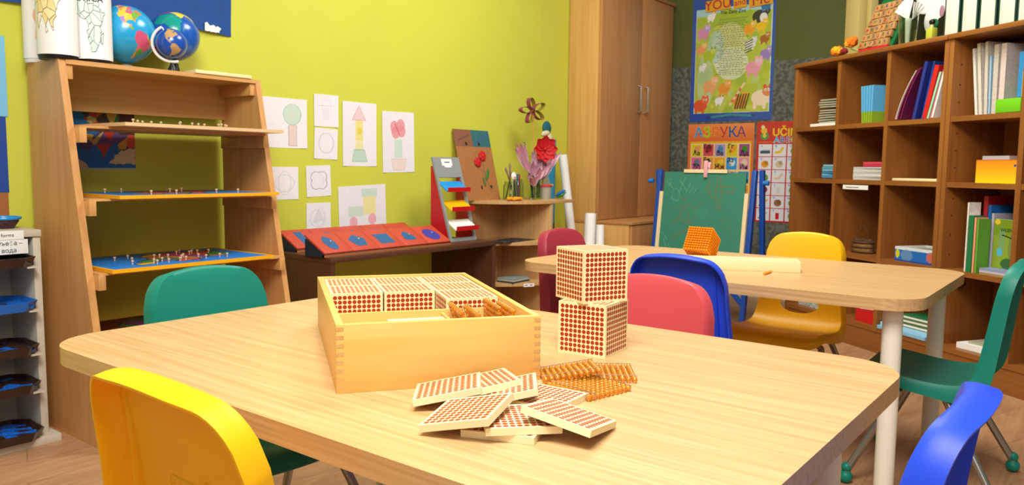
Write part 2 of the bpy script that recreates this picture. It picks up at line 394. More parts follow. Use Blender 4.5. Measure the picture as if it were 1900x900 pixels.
# ------------------------------------------------------------------ chairs
PROF = [(.163, .236), (.160, .250), (.146, .260), (.115, .2645), (.07, .259), (.02, .252), (-.03, .250), (-.065, .254), (-.088, .268), (-.101, .290), (-.110, .33), (-.118, .38), (-.127, .44), (-.136, .49), (-.1425, .520), (-.148, .534)]
def catmull(P, n):
    P = [np.array(p, float) for p in P]; out = []
    Q = [2*P[0]-P[1]]+P+[2*P[-1]-P[-2]]
    for i in range(len(P)-1):
        p0, p1, p2, p3 = Q[i:i+4]
        for k in range(n):
            t = k/n; out.append(.5*((2*p1)+(-p0+p2)*t+(2*p0-5*p1+4*p2-p3)*t*t+(-p0+3*p1-3*p2+p3)*t**3))
    out.append(P[-1]); return np.array(out)
CUR = catmull(PROF, 6); LEN = np.concatenate([[0], np.cumsum(np.hypot(*np.diff(CUR, axis=0).T))]); TL = LEN[-1]
def cpt(l):
    l = min(max(l, 0), TL); return np.interp(l, LEN, CUR[:, 0]), np.interp(l, LEN, CUR[:, 1])
def cnrm(l):
    a = cpt(l-.004); b = cpt(l+.004); d = np.array([b[0]-a[0], b[1]-a[1]]); d /= np.hypot(*d); return d[1], -d[0]   # points to the rear/under side... (see use)
def halfw(l):
    return float(np.interp(l/TL, [0, .06, .2, .4, .5, .62, .8, 1], [.126, .131, .134, .134, .131, .122, .114, .108]))
LB = float(LEN[np.argmin(np.abs(CUR[:, 1]-.29)+(CUR[:, 0] > -.06)*9)])      # where the back starts
HC = LB+.024; HA, HBH = .060, .026                               # lumbar hole centre / half sizes
# orientation check of the normal: rear side of the back must be -y
_n = cnrm(TL*.8); NSGN = 1 if -_n[0] < 0 else -1
def shell(u, v, off=0):
    s2 = u*2-1; ts = abs(s2); w0 = .13
    def corner(r):
        x = ts*w0; return 0 if x < w0-r else r-math.sqrt(max(r*r-(x-(w0-r))**2, 0))
    lo = corner(.045)+.008*ts*ts; hi = TL-(corner(.040)+.026*ts**2.2)
    l = lo+(hi-lo)*v; y, z = cpt(l); w = halfw(l); ny, nz = cnrm(l)
    rear = np.array([-ny, -nz])*NSGN
    bk = min(max((l-LB+.03)/.08, 0), 1)
    dish = .009*(1-bk)*(ts**3)*min(1, l/.08)+.012*bk*ts**2.2
    p = np.array([y, z])+rear*(off-dish)
    return Vector((s2*w, p[0], p[1])), rear, l
NU, NV = 40, 96
def chair_shell(m, M_):
    grid = [[None]*(NU+1) for _ in range(NV+1)]
    for j in range(NV+1):
        for i in range(NU+1):
            grid[j][i] = shell(i/NU, j/NV)
    # hole: snap
    def hole(u, l): return ((u*2-1)*.13/HA)**2+((l-HC)/HBH)**2
    vs = []; idx = {}
    V = [[m.bm.verts.new(grid[j][i][0]) for i in range(NU+1)] for j in range(NV+1)]
    k = m.mi(M_); fc = []
    for j in range(NV):
        for i in range(NU):
            lm = (grid[j][i][2]+grid[j+1][i][2])/2
            if hole((i+.5)/NU, lm) < 1: continue
            f = m.bm.faces.new([V[j][i], V[j][i+1], V[j+1][i+1], V[j+1][i]]); f.material_index = k; f.smooth = True; fc.append(f)
    for v in [v for v in m.bm.verts if not v.link_faces]: m.bm.verts.remove(v)
    # smooth the rim of the hole onto the ellipse
    for j in range(NV+1):
        for i in range(NU+1):
            v = V[j][i]
            if not v.is_valid or not v.is_boundary: continue
            q = hole(i/NU, grid[j][i][2])
            if q < 2.2:
                sc = 1/math.sqrt(max(q, .05)); u2 = (i/NU*2-1)*sc; l2 = HC+(grid[j][i][2]-HC)*sc
                y, z = cpt(l2); ny, nz = cnrm(l2); rear = np.array([-ny, -nz])*NSGN; ts = abs(u2); d = .012*ts**2.2
                v.co = (u2*halfw(l2), y-rear[0]*d, z-rear[1]*d)
    # rolled flange around the outline
    outl = [(i, 0) for i in range(NU+1)]+[(NU, j) for j in range(1, NV+1)]+[(i, NV) for i in range(NU-1, -1, -1)]+[(0, j) for j in range(NV-1, 0, -1)]
    n = len(outl); pos = [grid[j][i][0] for i, j in outl]; rr = [grid[j][i][1] for i, j in outl]; ll = [grid[j][i][2] for i, j in outl]
    rows = [[V[j][i] for i, j in outl]]
    sm = lambda arr, k2: [sum((arr[(q+d) % n] for d in range(-k2, k2+1)), Vector((0, 0, 0))) for q in range(n)]
    depth = []
    for q in range(n):
        l = ll[q]; depth.append(float(np.interp(l/TL, [0, .1, .35, .45, .55, .8, 1], [.018, .022, .030, .040, .034, .030, .027])))
    cen = [Vector((0, *cpt(l))) for l in ll]
    RR = [Vector((0, r[0], r[1])) for r in rr]; RR = [x.normalized() for x in sm(RR, 3)]
    for st, (dep, outw) in enumerate(((.12, .0022), (.32, .0046), (.62, .0062), (1.0, .0072))):
        row = []
        for q in range(n):
            p = pos[q]; tdir = (pos[(q+1) % n]-pos[q-1]).normalized(); o = RR[q].cross(tdir); 
            if o.dot(p-Vector((0, *cpt(TL*.5 if ll[q] > TL*.5 else TL*.3)))) < 0: o = -o
            o.normalize(); row.append(m.bm.verts.new(p+RR[q]*depth[q]*dep+o*outw))
        rows.append(row)
    for a, b in zip(rows, rows[1:]):
        for q in range(n):
            f = m.bm.faces.new([a[q], a[(q+1) % n], b[(q+1) % n], b[q]]); f.material_index = k; f.smooth = True
def make_chair(name, label, M_, loc, rotz, mark=False):
    t = thing(name, label, 'chair', loc, rotz, 'moulded plastic school chairs')
    if M_.name not in SHELLS:
        m = MB(); chair_shell(m, M_); SHELLS[M_.name] = m.done('seat_shell', None, 60, solid=.0032).data
        bpy.data.objects.remove([o for o in bpy.data.objects if o.data == SHELLS[M_.name]][0])
    o = bpy.data.objects.new('seat_shell', SHELLS[M_.name]); COL.objects.link(o); o.parent = t
    # stiffening ribs behind the back
    for sx in (-1, 1):
        m = MB(); vs = []; rv = Vector((0, -.975, -.22))
        for i in range(17):
            v = .60+.355*i/16; p, r, l = shell(.5+sx*.385, v, .001); h = .013*(1-i/16)**.8+.0006
            p.x = sx*(.094-.008*i/16)
            for a, b in ((-.0022, -.001), (-.0010, h), (.0010, h), (.0022, -.001)): vs.append(p+Vector((a, 0, 0))+rv*(b+.0022))
        fs = [(i*4+k, i*4+(k+1) % 4, i*4+4+(k+1) % 4, i*4+4+k) for i in range(16) for k in range(4)]
        m.add(vs, fs+[(0, 1, 2, 3), (64, 67, 66, 65)], M_); m.done('rib', o)
    if mark:
        def on(u, v): p, r, l = shell(u, v, .0035); return p
        m = MB()
        # viewer behind the chair sees +x on the left
        pts = [(.66, .83), (.63, .815), (.43, .815), (.40, .808), (.40, .785), (.43, .779), (.62, .779)]
        m.tube([on(*p) for p in pts], .0010, M_, 6); m.tube([on(.70, .825), on(.66, .83), on(.64, .805)], .001, M_, 6); m.tube([on(.68, .79), on(.64, .79), on(.66, .77), on(.62, .775)], .001, M_, 6)
        m.tube([on(.68, .765), on(.66, .753), on(.5, .742), on(.36, .738)], .0011, M_, 6)
        for k in range(5): x = .60-k*.04; m.tube([on(x, .806), on(x-.02, .80), on(x, .792)], .0007, M_, 5)
        m.done('embossed_mark', o)
        m = MB(); p, r, l = shell(.86, .745, .002); q = Vector((0, r[0], r[1])); d = Vector((0, -.14, .99))
        m.add([p+d*.012, p-d*.012, p-d*.004+Vector((-.03, 0, 0)), p+q*.013-d*.004], [(0, 1, 2), (0, 2, 3), (0, 3, 1), (1, 3, 2)], M_, smooth=False); m.done('gusset', o)
    for sx in (-1, 1):
        for sy, y0, y1 in ((1, .055, .150), (-1, -.035, -.150)):
            m = MB(); P0 = [(sx*.05, y0, .233), (sx*.095, y0, .232), (sx*.113, y0+(y1-y0)*.03, .226), (sx*.122, y0+(y1-y0)*.12, .205), (sx*.165, y1, .028)]
            cc = catmull(P0, 5); m.tube([tuple(p) for p in cc], .0087, CHROME, 14); lg = m.done('leg', t)
            m = MB(); m.ball((sx*.1645, y1-.0008*sy, .0375), .0118, M_, 18); m.ball((sx*.166, y1, .0155), .0155, M_, 20); m.done('foot_glide', lg)
    m = MB()
    for y0 in (.055, -.035): m.tube([(-.05, y0, .233), (.05, y0, .233)], .0087, CHROME, 12)
    m.tube([(0, .055, .233), (0, -.035, .233)], .007, CHROME, 10)
    m.done('seat_frame', t)
    if mark: t.scale = (1.07, 1.0, 1.012)
    return t
SHELLS = {}
chairs = [
 ('yellow chair in the front, seen from behind, pushed under the long table', PY, (.492, .652), -90, True),
 ('teal chair with its back against the puzzle map stand', PTL, (.800, 1.190), 180, False),
 ('bright red chair across the long table, in front of the blue chair', PR, (1.115, .655), 90, False),
 ('blue chair seen from behind between the two tables', PB, (1.765, .782), -90, False),
 ('shade-darkened red chair at the far left end of the second table', PDR, (2.045, 1.240), 180, False),
 ('yellow chair on the far side of the second table, before the bookshelf', PY, (2.325, .760), 90, False),
 ('teal chair seen from the side at the right end of the second table', PTL, (2.050, .315), 0, False),
 ('blue chair at the lower right corner, cut off by the frame', PB, (.770, .245), 0, False)]
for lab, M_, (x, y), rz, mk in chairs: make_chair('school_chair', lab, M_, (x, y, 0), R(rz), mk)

# ------------------------------------------------------------------ golden bead box and its contents
SB = .0735
def dotted(name, label, cat, sx, sy, sz, M, group=None, faces='all', parent=None):
    bm = bmesh.new(); uvl = bm.loops.layers.uv.new('UVMap')
    x, y, z = sx/2, sy/2, sz/2
    vs = [bm.verts.new((a*x, b*y, e*z)) for e in (-1, 1) for b in (-1, 1) for a in (-1, 1)]
    for f, isd in (((0, 2, 3, 1), 1), ((4, 5, 7, 6), 1), ((0, 1, 5, 4), 0), ((2, 6, 7, 3), 0), ((0, 4, 6, 2), 0), ((1, 3, 7, 5), 0)):
        F = bm.faces.new([vs[i] for i in f]); F.material_index = 0 if (isd or faces == 'all') else 1
        for lp, uv in zip(F.loops, ((0, 0), (1, 0), (1, 1), (0, 1))): lp[uvl].uv = uv
    bmesh.ops.recalc_face_normals(bm, faces=bm.faces[:])
    me = bpy.data.meshes.new(name); bm.to_mesh(me); bm.free(); me.materials.append(DOTS); me.materials.append(CREAM)
    o = bpy.data.objects.new(name, me); COL.objects.link(o); o.matrix_world = M; return tag(o, label, cat, group)
TZ = .464
BXA = R(-35.54); BXO = Vector((.573, .693, TZ)); BM_ = Matrix.Translation(BXO) @ Euler((0, 0, BXA)).to_matrix().to_4x4()
t = thing('wooden_box', 'open varnished wooden box with finger joints holding dotted cubes and amber beads', 'box', BXO, BXA)
W_, D_, H_, T_ = .245, .403, .080, .0085
m = MB(); m.span((0, 0, 0), (W_, T_, H_), BOXW, bev=.0006)
m.done('front_panel', t)
m = MB(); m.span((0, D_-T_, 0), (W_, D_, H_), BOXW, bev=.0006); m.done('back_panel', t)
BOXS = wood('varnished_box_wood_side', 'E8B25C', 'EFBE6C', 'y', 22, .08, .38)
for x in (0, W_-T_): m = MB(); m.span((x, T_, 0), (x+T_, D_-T_, H_), BOXS, bev=.0006); m.done('side_panel', t)
m = MB(); m.span((T_, T_, .002), (W_-T_, D_-T_, .006), BOXW); m.done('bottom', t)
for x in (-.0002, W_-T_-.0):
    for k in range(8):
        z0 = .0045+k*.0097+(.0 if True else 0)
        m = MB(); m.span((x, -.0002, z0), (x+T_+.0002, .004, min(z0+.0045, H_+.0001)), BOXJ); m.done('finger_joint', t)
m = MB(); m.span((T_, .143, .006), (W_-T_, .149, .066), BOXW, bev=.0005); m.span((.150, T_, .006), (.154, .143, .062), BOXW, bev=.0005); m.done('divider', t)
cubes = [(0, 0), (0, 1), (1, 0), (1, 1), (2, 0), (2, 1), (2, 2)]
names = {(0, 0): 'dotted wooden cube in the box, front one of the left column', (0, 1): 'dotted wooden cube in the box, rear one of the left column', (1, 0): 'dotted wooden cube in the box, front one of the middle column', (1, 1): 'dotted wooden cube in the box, rear one of the middle column',
 (2, 0): 'dotted wooden cube in the box, front one of the right column beside the beads', (2, 1): 'dotted wooden cube in the box, middle one of the right column', (2, 2): 'dotted wooden cube in the box, rear one of the right column'}
for c, r in cubes:
    x = (.0465, .1215, .1965)[c]-.0005+(.0); y = (.2625 if c < 2 else .1875)+r*.0745+ (SB*.0)
    M = BM_ @ Matrix.Translation((x, y, .0062+SB/2)) @ Euler((0, 0, R((-.6, .4, .2)[c]))).to_matrix().to_4x4()
    dotted('dotted_cube', names[(c, r)], 'cube', SB, SB-.0006, SB-.0008, M, 'dotted wooden thousand cubes')
dotted('dotted_cube', 'dotted wooden cube standing on the table, under another cube', 'cube', SB, SB, SB, Matrix.Translation((.9487, .5844, TZ+SB/2)) @ Euler((0, 0, R(6))).to_matrix().to_4x4(), 'dotted wooden thousand cubes')
dotted('dotted_cube', 'dotted wooden cube turned askew on top of another cube', 'cube', SB, SB, SB, Matrix.Translation((.9538, .5924, TZ+SB*1.5+.0001)) @ Euler((0, 0, R(-25))).to_matrix().to_4x4(), 'dotted wooden thousand cubes')
for k in range(6):
    M = BM_ @ Matrix.Translation((.108+.0018*(k % 2), .068+.0022*(k % 3), .0062+.0047+k*.0094)) @ Euler((0, 0, R(.8*(k % 3)-.6))).to_matrix().to_4x4()
    o = dotted('hundred_square', None, 'tile', SB, SB, .0092, M, None, 'top')
    o.data.materials[0] = CREAM
    tag(o, 'cream square stacked inside the box, %s' % ['lowest of its stack', 'second from the bottom', 'third from the bottom', 'third from the top', 'second from the top', 'topmost of its stack'][k], 'tile', 'stack of cream squares inside the box')
# loose dotted squares: centre of top face, tilt vector, yaw
tiles = [
 ('T1', (.6325, .5765, .4822), (-.1695, -.0961), -.8649, 'dotted square tile at the far left of the heap, leaning by the box'),
 ('T2', (.6727, .5615, .4822), (-.1564, -.0849), -.6445, 'dotted square tile second from the left in the row beside the box'),
 ('T3', (.6735, .5290, .4803), (-.1900, -.1200), -.9164, 'dotted square tile third from the left in the row beside the box'),
 ('T4', (.7012, .4950, .4714), (0, 0), -1.5133, 'dotted square tile lying flat on the right, next to the amber beads'),
 ('T5', (.5767, .4998, .4850), (-.1741, -.1367), -1.2518, 'biggest looking dotted square tile at the front left of the heap, tilted'),
 ('T6', (.6073, .4575, .4790), (-.0056, -.0025), -.7909, 'dotted square tile in the front middle of the heap, lying on the lowest one'),
 ('T7', (.6315, .4129, .4845), (.1386, .1887), -1.3887, 'tilted dotted square tile at the front right of the heap'),
 ('T8', (.6029, .4679, .4714), (0, 0), -1.2026, 'dotted square tile at the very front bottom of the heap')]
for n_, c, (wx, wy), yaw, lab in tiles:
    w = Vector((wx, wy, 0)); Q = Matrix.Rotation(w.length, 4, w.normalized()) if w.length > 1e-6 else Matrix.Identity(4)
    M = Matrix.Translation(c) @ Q @ Matrix.Rotation(yaw, 4, 'Z') @ Matrix.Translation((0, 0, -.0036))
    dotted('hundred_square', lab, 'tile', SB, SB, .0072, M, 'loose dotted wooden squares on the long table', 'top')
# amber bead squares
BD = .00725
def bead_bar(m, y, z, n=10):
    for k in range(n): m.ball(((k-(n-1)/2)*BD, y, z), (BD*.5, BD*.49, BD*.49), AMBER, 10)
BAR = None
def bead_square(label, M, rows=10, group='amber glass bead squares', cut=10):
    global BAR
    t = thing('bead_square', label, 'beads', (0, 0, 0), 0, group); t.matrix_world = M
    if BAR is None:
        m = MB(); bead_bar(m, 0, 0); BAR = m.done('bead_bar'); d = BAR.data; bpy.data.objects.remove(BAR); BAR = d
    for k in range(rows):
        o = bpy.data.objects.new('bead_bar', BAR); COL.objects.link(o); o.parent = t; o.location = (0, (k-(rows-1)/2)*BD, 0)
    L = (rows-1)/2*BD
    for x in (-BD*4, BD*4):
        m = MB(); m.tube([(x+BD*.5, -L-.003, .001), (x+BD*.5, -L-.004, .0036), (x+BD*.5, L+.004, .0036), (x+BD*.5, L+.004, -.0036), (x+BD*.5, -L-.004, -.0036)], .0005, WIRE, 6, closed=True); m.done('wire', t)
    return t
def slab(c, wx, wy, yaw, q):
    w = Vector((wx, wy, 0)); Q = Matrix.Rotation(w.length, 4, w.normalized()) if w.length > 1e-6 else Matrix.Identity(4)
    return Matrix.Translation(c) @ Q @ Matrix.Rotation(yaw+q, 4, 'Z')
bead_square('flat amber glass bead square lying on the table', slab((.7735, .4807, TZ+.0040), 0, 0, -1.7937, PI/2))
bead_square('amber bead square propped up beside the box corner', slab((.8030, .5290, TZ+.0090), -.170, -.0441, -.8327, PI/2))
bead_square('amber bead square farthest right, in front of the dotted cubes', slab((.8416, .4990, TZ+.0040), 0, 0, 5.3441, PI/2))
for k, (u_, v_, z_, ln) in enumerate([(.1745, .101, .0440, 22), (.1900, .078, .0440, 22), (.2130, .101, .0452, 3), (.2262, .084, .0440, 2)]):
    M = BM_ @ Matrix.Translation((u_, v_, z_)) @ Matrix.Rotation(R(90), 4, 'Z') @ Matrix.Rotation(R(90-ln), 4, 'X')
    bead_square('amber bead square standing in the box, %s' % ['leftmost, beside the cream squares', 'second from the left', 'third from the left, tallest', 'rightmost, against the side wall'][k], M)
# second table: shallow tray, amber cube, bead bar
t = thing('wooden_tray', 'shallow pale wooden tray on the second table', 'tray', (2.020, .632, TZ), R(114.3))
TW = wood('pale_tray_wood', 'F0E0A6', 'F6E8B4', 'x', 22, .08, .4)
L_, B_, Hh = .36, .088, .027   # x along its length (away from the right end), y depth is negative side
m = MB(); m.span((0, -.007, 0), (L_, 0, Hh), TW, bev=.0006); m.done('front_panel', t)
m = MB(); m.span((0, -B_, 0), (L_, -B_+.007, Hh), TW, bev=.0006); m.done('back_panel', t)
for x in (0, L_-.007): m = MB(); m.span((x, -B_+.007, 0), (x+.007, -.007, Hh), TW); m.done('end_panel', t)
m = MB(); m.span((.007, -B_+.007, 0), (L_-.007, -.007, .004), TW); m.done('bottom', t)
t = thing('bead_cube', 'amber glass bead cube tilted on the edge of the shallow tray', 'cube', (0, 0, 0))
_w = Vector((-.4438, .4464, -1.4972)); t.matrix_world = Matrix.Translation((2.0300, .9060, .5185)) @ Matrix.Rotation(_w.length, 4, _w.normalized())
AMB2 = mat('amber_bead_cube', 'F6931A', .15, spec=.6)
for k in range(10):
    m = MB()
    for i in range(10):
        for j in range(10):
            if i in (0, 9) or j in (0, 9) or k in (0, 9): m.ball(((i-4.5)*BD, (k-4.5)*BD, (j-4.5)*BD), BD*.52, AMB2, 6)
    m.done('bead_layer', t)
m = MB()
for k in range(10): m.ball(((k-4.5)*BD*.75, 0, BD*.48), BD*.48, AMB2, 10)
tag(m.done('bead_bar', None, loc=(1.945, .690, TZ), rot=(0, 0, R(2))), 'short amber bead bar lying on the second table before the tray', 'beads')

# ------------------------------------------------------------------ puzzle map stand (sloping front)
def fy(z): return 1.953+z*(2.148-1.953)/.988
XL, XR, YB = .895, 1.487, 2.335
t = thing('display_stand', 'beech stand with sloping front holding puzzle maps on four shelves', 'shelf', (XL, YB, 0))
def P_(x, y, z): return (x-XL, y-YB, z)
for x in (XL, XR-.018):
    m = MB(); pts = [(fy(0)-YB, 0), (0, 0), (0, .985), (fy(.985)-YB, .985)]
    m.prism(pts, 0, .018, BEECH, M=Matrix.Translation((x-XL, 0, 0)) @ Matrix(((0, 0, 1, 0), (1, 0, 0, 0), (0, 1, 0, 0), (0, 0, 0, 1)))); m.done('side_panel', t)
m = MB(); m.span(P_(XL+.018, fy(.985)-.004, .973), P_(XR-.018, YB, .985), BEECHX); m.done('top_board', t)
m = MB(); m.span(P_(XL+.018, YB-.018, .866), P_(XR-.018, YB-.002, .973), BEECHX); m.done('back_rail', t)
zc = [.811, .626, .440, .254]
for i, z in enumerate([.973]+zc):
    for x in (XL+.018, XR-.036):
        m = MB(); y0 = fy(z)-(.028 if i else -.004); m.span(P_(x, y0, z-.037), P_(x+.018, YB-.02, z), BEECH, bev=.0008); m.done('cleat', t)
for z in zc:
    m = MB(); m.span(P_(XL+.019, fy(z)-.027, z), P_(XR-.019, YB-.03, z+.006), BEECHX); m.done('shelf_board', t)
EUR = [(-9, 37), (-9, 43), (-1, 44), (-4, 48), (2, 51), (8, 54), (10, 58), (5, 60), (14, 67), (28, 71), (45, 68), (58, 68), (58, 52), (48, 46), (38, 46), (28, 41), (24, 36), (20, 40), (16, 38), (12, 44), (4, 43), (0, 39)]
AFR = [(-17, 15), (-10, 30), (-5, 36), (10, 37), (20, 32), (32, 31), (38, 20), (43, 12), (51, 12), (42, -2), (40, -15), (35, -25), (28, -33), (19, -34), (12, -18), (13, -6), (9, 3), (-5, 5), (-13, 9)]
ASI = [(58, 68), (80, 73), (110, 76), (140, 73), (178, 68), (160, 60), (142, 54), (135, 45), (127, 38), (121, 32), (118, 24), (108, 20), (105, 10), (100, 14), (95, 18), (88, 22), (80, 8), (73, 20), (60, 25), (52, 15), (44, 12), (36, 30), (28, 41), (48, 46), (58, 52)]
NAM = [(-168, 66), (-156, 71), (-130, 70), (-110, 68), (-95, 72), (-82, 70), (-80, 62), (-94, 60), (-88, 56), (-80, 52), (-78, 60), (-65, 60), (-56, 52), (-66, 45), (-70, 42), (-76, 36), (-81, 31), (-80, 25), (-83, 29), (-90, 30), (-97, 27), (-97, 20), (-91, 19), (-87, 21), (-88, 16), (-83, 14), (-83, 9), (-78, 8), (-85, 9.5), (-92, 14), (-105, 20), (-110, 26), (-117, 33), (-124, 40), (-124, 48), (-133, 56), (-150, 60), (-165, 60)]
SAM = [(-78, 8), (-72, 12), (-62, 10), (-52, 5), (-50, 0), (-35, -6), (-39, -15), (-41, -22), (-48, -27), (-54, -34), (-58, -38), (-65, -42), (-68, -50), (-69, -55), (-75, -50), (-73, -40), (-71, -30), (-70, -18), (-77, -12), (-81, -5), (-79, 2)]
MAD = [(44, -17), (50, -15), (47, -25), (44, -24)]
def fitp(P, x0, y0, x1, y1, bb=None):
    xs = [p[0] for p in P]; ys = [p[1] for p in P]; bb = bb or (min(xs), min(ys), max(xs), max(ys))
    return [(x0+(x-bb[0])/(bb[2]-bb[0])*(x1-x0), y0+(y-bb[1])/(bb[3]-bb[1])*(y1-y0)) for x, y in P]
def seeds(n, x0, y0, x1, y1, sd): r = np.random.RandomState(sd); return [(x0+r.rand()*(x1-x0), y0+r.rand()*(y1-y0)) for _ in range(n)]
def wob(P, a, sd):
    r = np.random.RandomState(sd); out = []
    for (x1, y1), (x2, y2) in zip(P, P[1:]+P[:1]):
        out.append((x1, y1)); L = math.hypot(x2-x1, y2-y1); n = int(L/(a*4))
        for k in range(1, n): f = k/n; out.append((x1+(x2-x1)*f+r.randn()*a, y1+(y2-y1)*f+r.randn()*a))
    return out
MAPS = [(0, .8175, (.985, 1.995), 'E3C08E', '5B8F4A', AFR, 'puzzle map with pale wooden knobs on the top shelf of the stand', 16),
        (1, .6325, (.965, 1.995), 'F0B020', '2E77C0', ASI, 'blue puzzle map with yellow rim on the second shelf of the stand', 9),
        (2, .4465, (.935, 1.985), 'F3AE16', '1F7FD6', EUR, 'blue puzzle map with yellow rim and many knobs on the third shelf of the stand', 26),
        (3, .2605, (.935, 1.975), '8A3A22', '7A2E1E', AFR, 'dark red puzzle map on the lowest shelf of the stand', 10)]
for k, z, (x, y), rim, sea, P, lab, nk in MAPS:
    t = thing('puzzle_map', lab, 'puzzle', (x, y, z), 0, 'puzzle maps on the sloping stand')
    w, d = .475, .325; RM = mat('map_rim_%d' % k, rim, .4)
    m = MB(); m.span((0, 0, 0), (w, .010, .009), RM); m.span((0, d-.01, 0), (w, d, .009), RM); m.span((0, .01, 0), (.01, d-.01, .009), RM); m.span((w-.01, .01, 0), (w, d-.01, .009), RM); m.span((.01, .01, 0), (w-.01, d-.01, .004), RM); m.done('frame', t)
    cv = Cv(96, 64, sea); PP = wob(fitp(P, .2, .1, .92, .92), .012, k)
    if k == 2: cv.rect(0, .0, 1, .35, '1F7FD6')
    cv.cells(cv.mpoly(PP), seeds(22, .2, .1, .9, .9, k), ['C9472F', 'E9B12B', '3E8E48', 'D9703A', '8A4FA0', 'C84C6E'], '333333')
    painted('map_surface', cv, lambda U, V: (.01+U*(w-.02), .01+V*(d-.02), .0082+U*0), WOODP, t)
    r = np.random.RandomState(20+k)
    ks = {0: [(.04, .05)]+[(.12+.035*i*1.6, .06+.25*r.rand()) for i in range(12)]+[(.62, .05)],
          1: [(.12, .75), (.24, .8), (.2, .1), (.37, .12), (.62, .7), (.6, .95), (.68, .2), (.82, .15), (.5, .6)]}.get(k) or [(.15+.7*r.rand(), .1+.75*r.rand()) for _ in range(nk)]
    for a, b in ks:
        m = MB(); m.lathe([(.0016, 0), (.0016, .006), (.0034, .0075), (.0034, .0115), (.0, .0125)], KNOBW, 10, I4((.02+a*(w-.04), .02+b*(d-.04), .008))); m.done('knob', t)
# flat wooden board on top right of the stand
m = MB(); m.span((0, 0, 0), (.186, .095, .010), TW, bev=.0008); tag(m.done('wooden_board', None, loc=(1.266, 2.140, .9854), rot=(0, 0, R(0))), 'pale wooden board lying on the top right end of the stand', 'board')

# ---- map cylinders
def cylinder(name, label, x, y, r, h, cv, rot, black=True, txt=None):
    t = thing(name, label, 'map', (x, y, .985), rot, 'cylinders wrapped in printed maps')
    o = painted('map_wrap', cv, lambda U, V: (r*np.cos(-PI/2+(U-.5)*2*PI), r*np.sin(-PI/2+(U-.5)*2*PI), .012*0+.010+V*(h-.010)), PRINT, t, smooth=True)
    m = MB(); m.lathe([(0, .0), (r-.003, .0), (r-.001, .009), (r-.003, .012), (r-.003, h-.002), (0, h-.004)], BLACK if black else WHITE, 48); m.done('tin', t)
    if txt:
        m = MB(); rr = r+.0006
        m.text(txt[0], txt[1], INK, warp=lambda v: (rr*math.sin(v.x/rr), -rr*math.cos(v.x/rr), v.z+txt[2]), bold=.01); m.done('lettering', t)
    return t
cv = Cv(300, 130, 'F6F3F4'); mk = cv.mpoly(fitp(NAM, .60, .3, .88, 1.05)); cv.put(mk, 'F0B090'); b = np.zeros_like(mk); b[:, 1:] |= mk[:, 1:] != mk[:, :-1]; cv.put(b, 'A86A50')
cv.put(cv.mpoly(fitp(SAM, .52, .2, .62, .55)), 'F3B79A')
cylinder('map_cylinder', 'white map cylinder at the left end of the stand, behind the yellow map', .925, 2.308, .044, .24, cv, R(-55), False)
cv = Cv(340, 150, 'F4F2F0'); PP = wob(fitp(ASI+[], .34, .22, .67, .98), .006, 4); cv.cells(cv.mpoly(PP), seeds(34, .34, .22, .67, .98, 9), ['F2EBC8', 'EED892', 'F5F0DE', 'F0E2A8'], '6A5A40')
cylinder('map_cylinder', 'map cylinder with yellow countries and a black foot', .9127, 2.185, .047, .24, cv, R(-38))
cv = Cv(340, 150, 'F2F1F0'); PP = wob(fitp(AFR, .38, .07, .64, .78), .006, 6); cv.cells(cv.mpoly(PP), seeds(34, .38, .07, .64, .8, 3), ['DDEBE2', 'E6F0EA', 'D2E6DC'], '3F5A55'); cv.line(fitp(MAD, .60, .17, .625, .30), .006, '6A8A80', 1, True)
cv.rect(0, 0, .325, 1, 'C33A74'); cv.rect(.315, 0, .335, 1, 'A82C60')
cylinder('map_cylinder', 'map cylinder with pale green Africa outline next to the big globe', 1.0098, 2.200, .0452, .24, cv, R(-38), True, ('AFRICA', .022, .1645))
# ---- globes
def globe_cv(w, h, sea, items, line=None):
    cv = Cv(w, h, sea, asp=2)
    g = lambda P: [((x+180)/360, (y+90)/180) for x, y in P]
    for P, pal, n in items:
        mk = cv.mpoly(wob(g(P), .004, n))
        if isinstance(pal, str): cv.put(mk, pal)
        else:
            xs = [p[0] for p in g(P)]; ys = [p[1] for p in g(P)]; cv.cells(mk, seeds(n, min(xs), min(ys), max(xs), max(ys), n), pal)
    if line: cv.rect(0, .4975, 1, .5025, line)
    return cv
def sphere_fn(r): return lambda U, V: (r*np.cos((V-.5)*PI)*np.cos(U*2*PI-PI), r*np.cos((V-.5)*PI)*np.sin(U*2*PI-PI), r*np.sin((V-.5)*PI))
def place_ball(o, c, lon, lat=0, tilt=0, cam=None):
    # turn longitude lon towards the camera
    d = Vector((-c[0], -c[1], 0)); a = math.atan2(d.y, d.x)
    v = Vector((math.cos(a), math.sin(a), 0)); side = Vector((0, 0, 1)).cross(v)
    return Matrix.Rotation(R(tilt), 4, v) @ Matrix.Rotation(R(lat), 4, side) @ Matrix.Rotation(a-R(lon), 4, 'Z')
GB = mat('grey_globe_base', '9AA6B8', .4)
PALN = ['E8C94A', 'E2A03C', 'D96A8A', '7FB24A', 'E8D860', 'B98FC0', 'EBC84C', 'D8824A']
def globe(name, label, c, r, cv, lon, lat, tilt, matb, foot):
    t = thing(name, label, 'globe', (c[0], c[1], .985), 0, 'globes on top of the stand')
    o = painted('sphere', cv, sphere_fn(r), PLASTP, t, smooth=True); o.matrix_local = Matrix.Translation((0, 0, c[2]-.985)) @ place_ball(o, c, lon, lat, tilt)
    m = MB(); m.lathe(foot, matb, 36); m.done('base', t); return t
gc = globe_cv(220, 110, '1EA6DC', [(NAM, PALN, 30), (SAM, ['DE5C82', 'D9567C', 'E9B13A', '5FA04A', 'E0804A', 'D9567C'], 9), (AFR, PALN, 24), (EUR, PALN, 18), (ASI, PALN, 22)], '1C5E80')
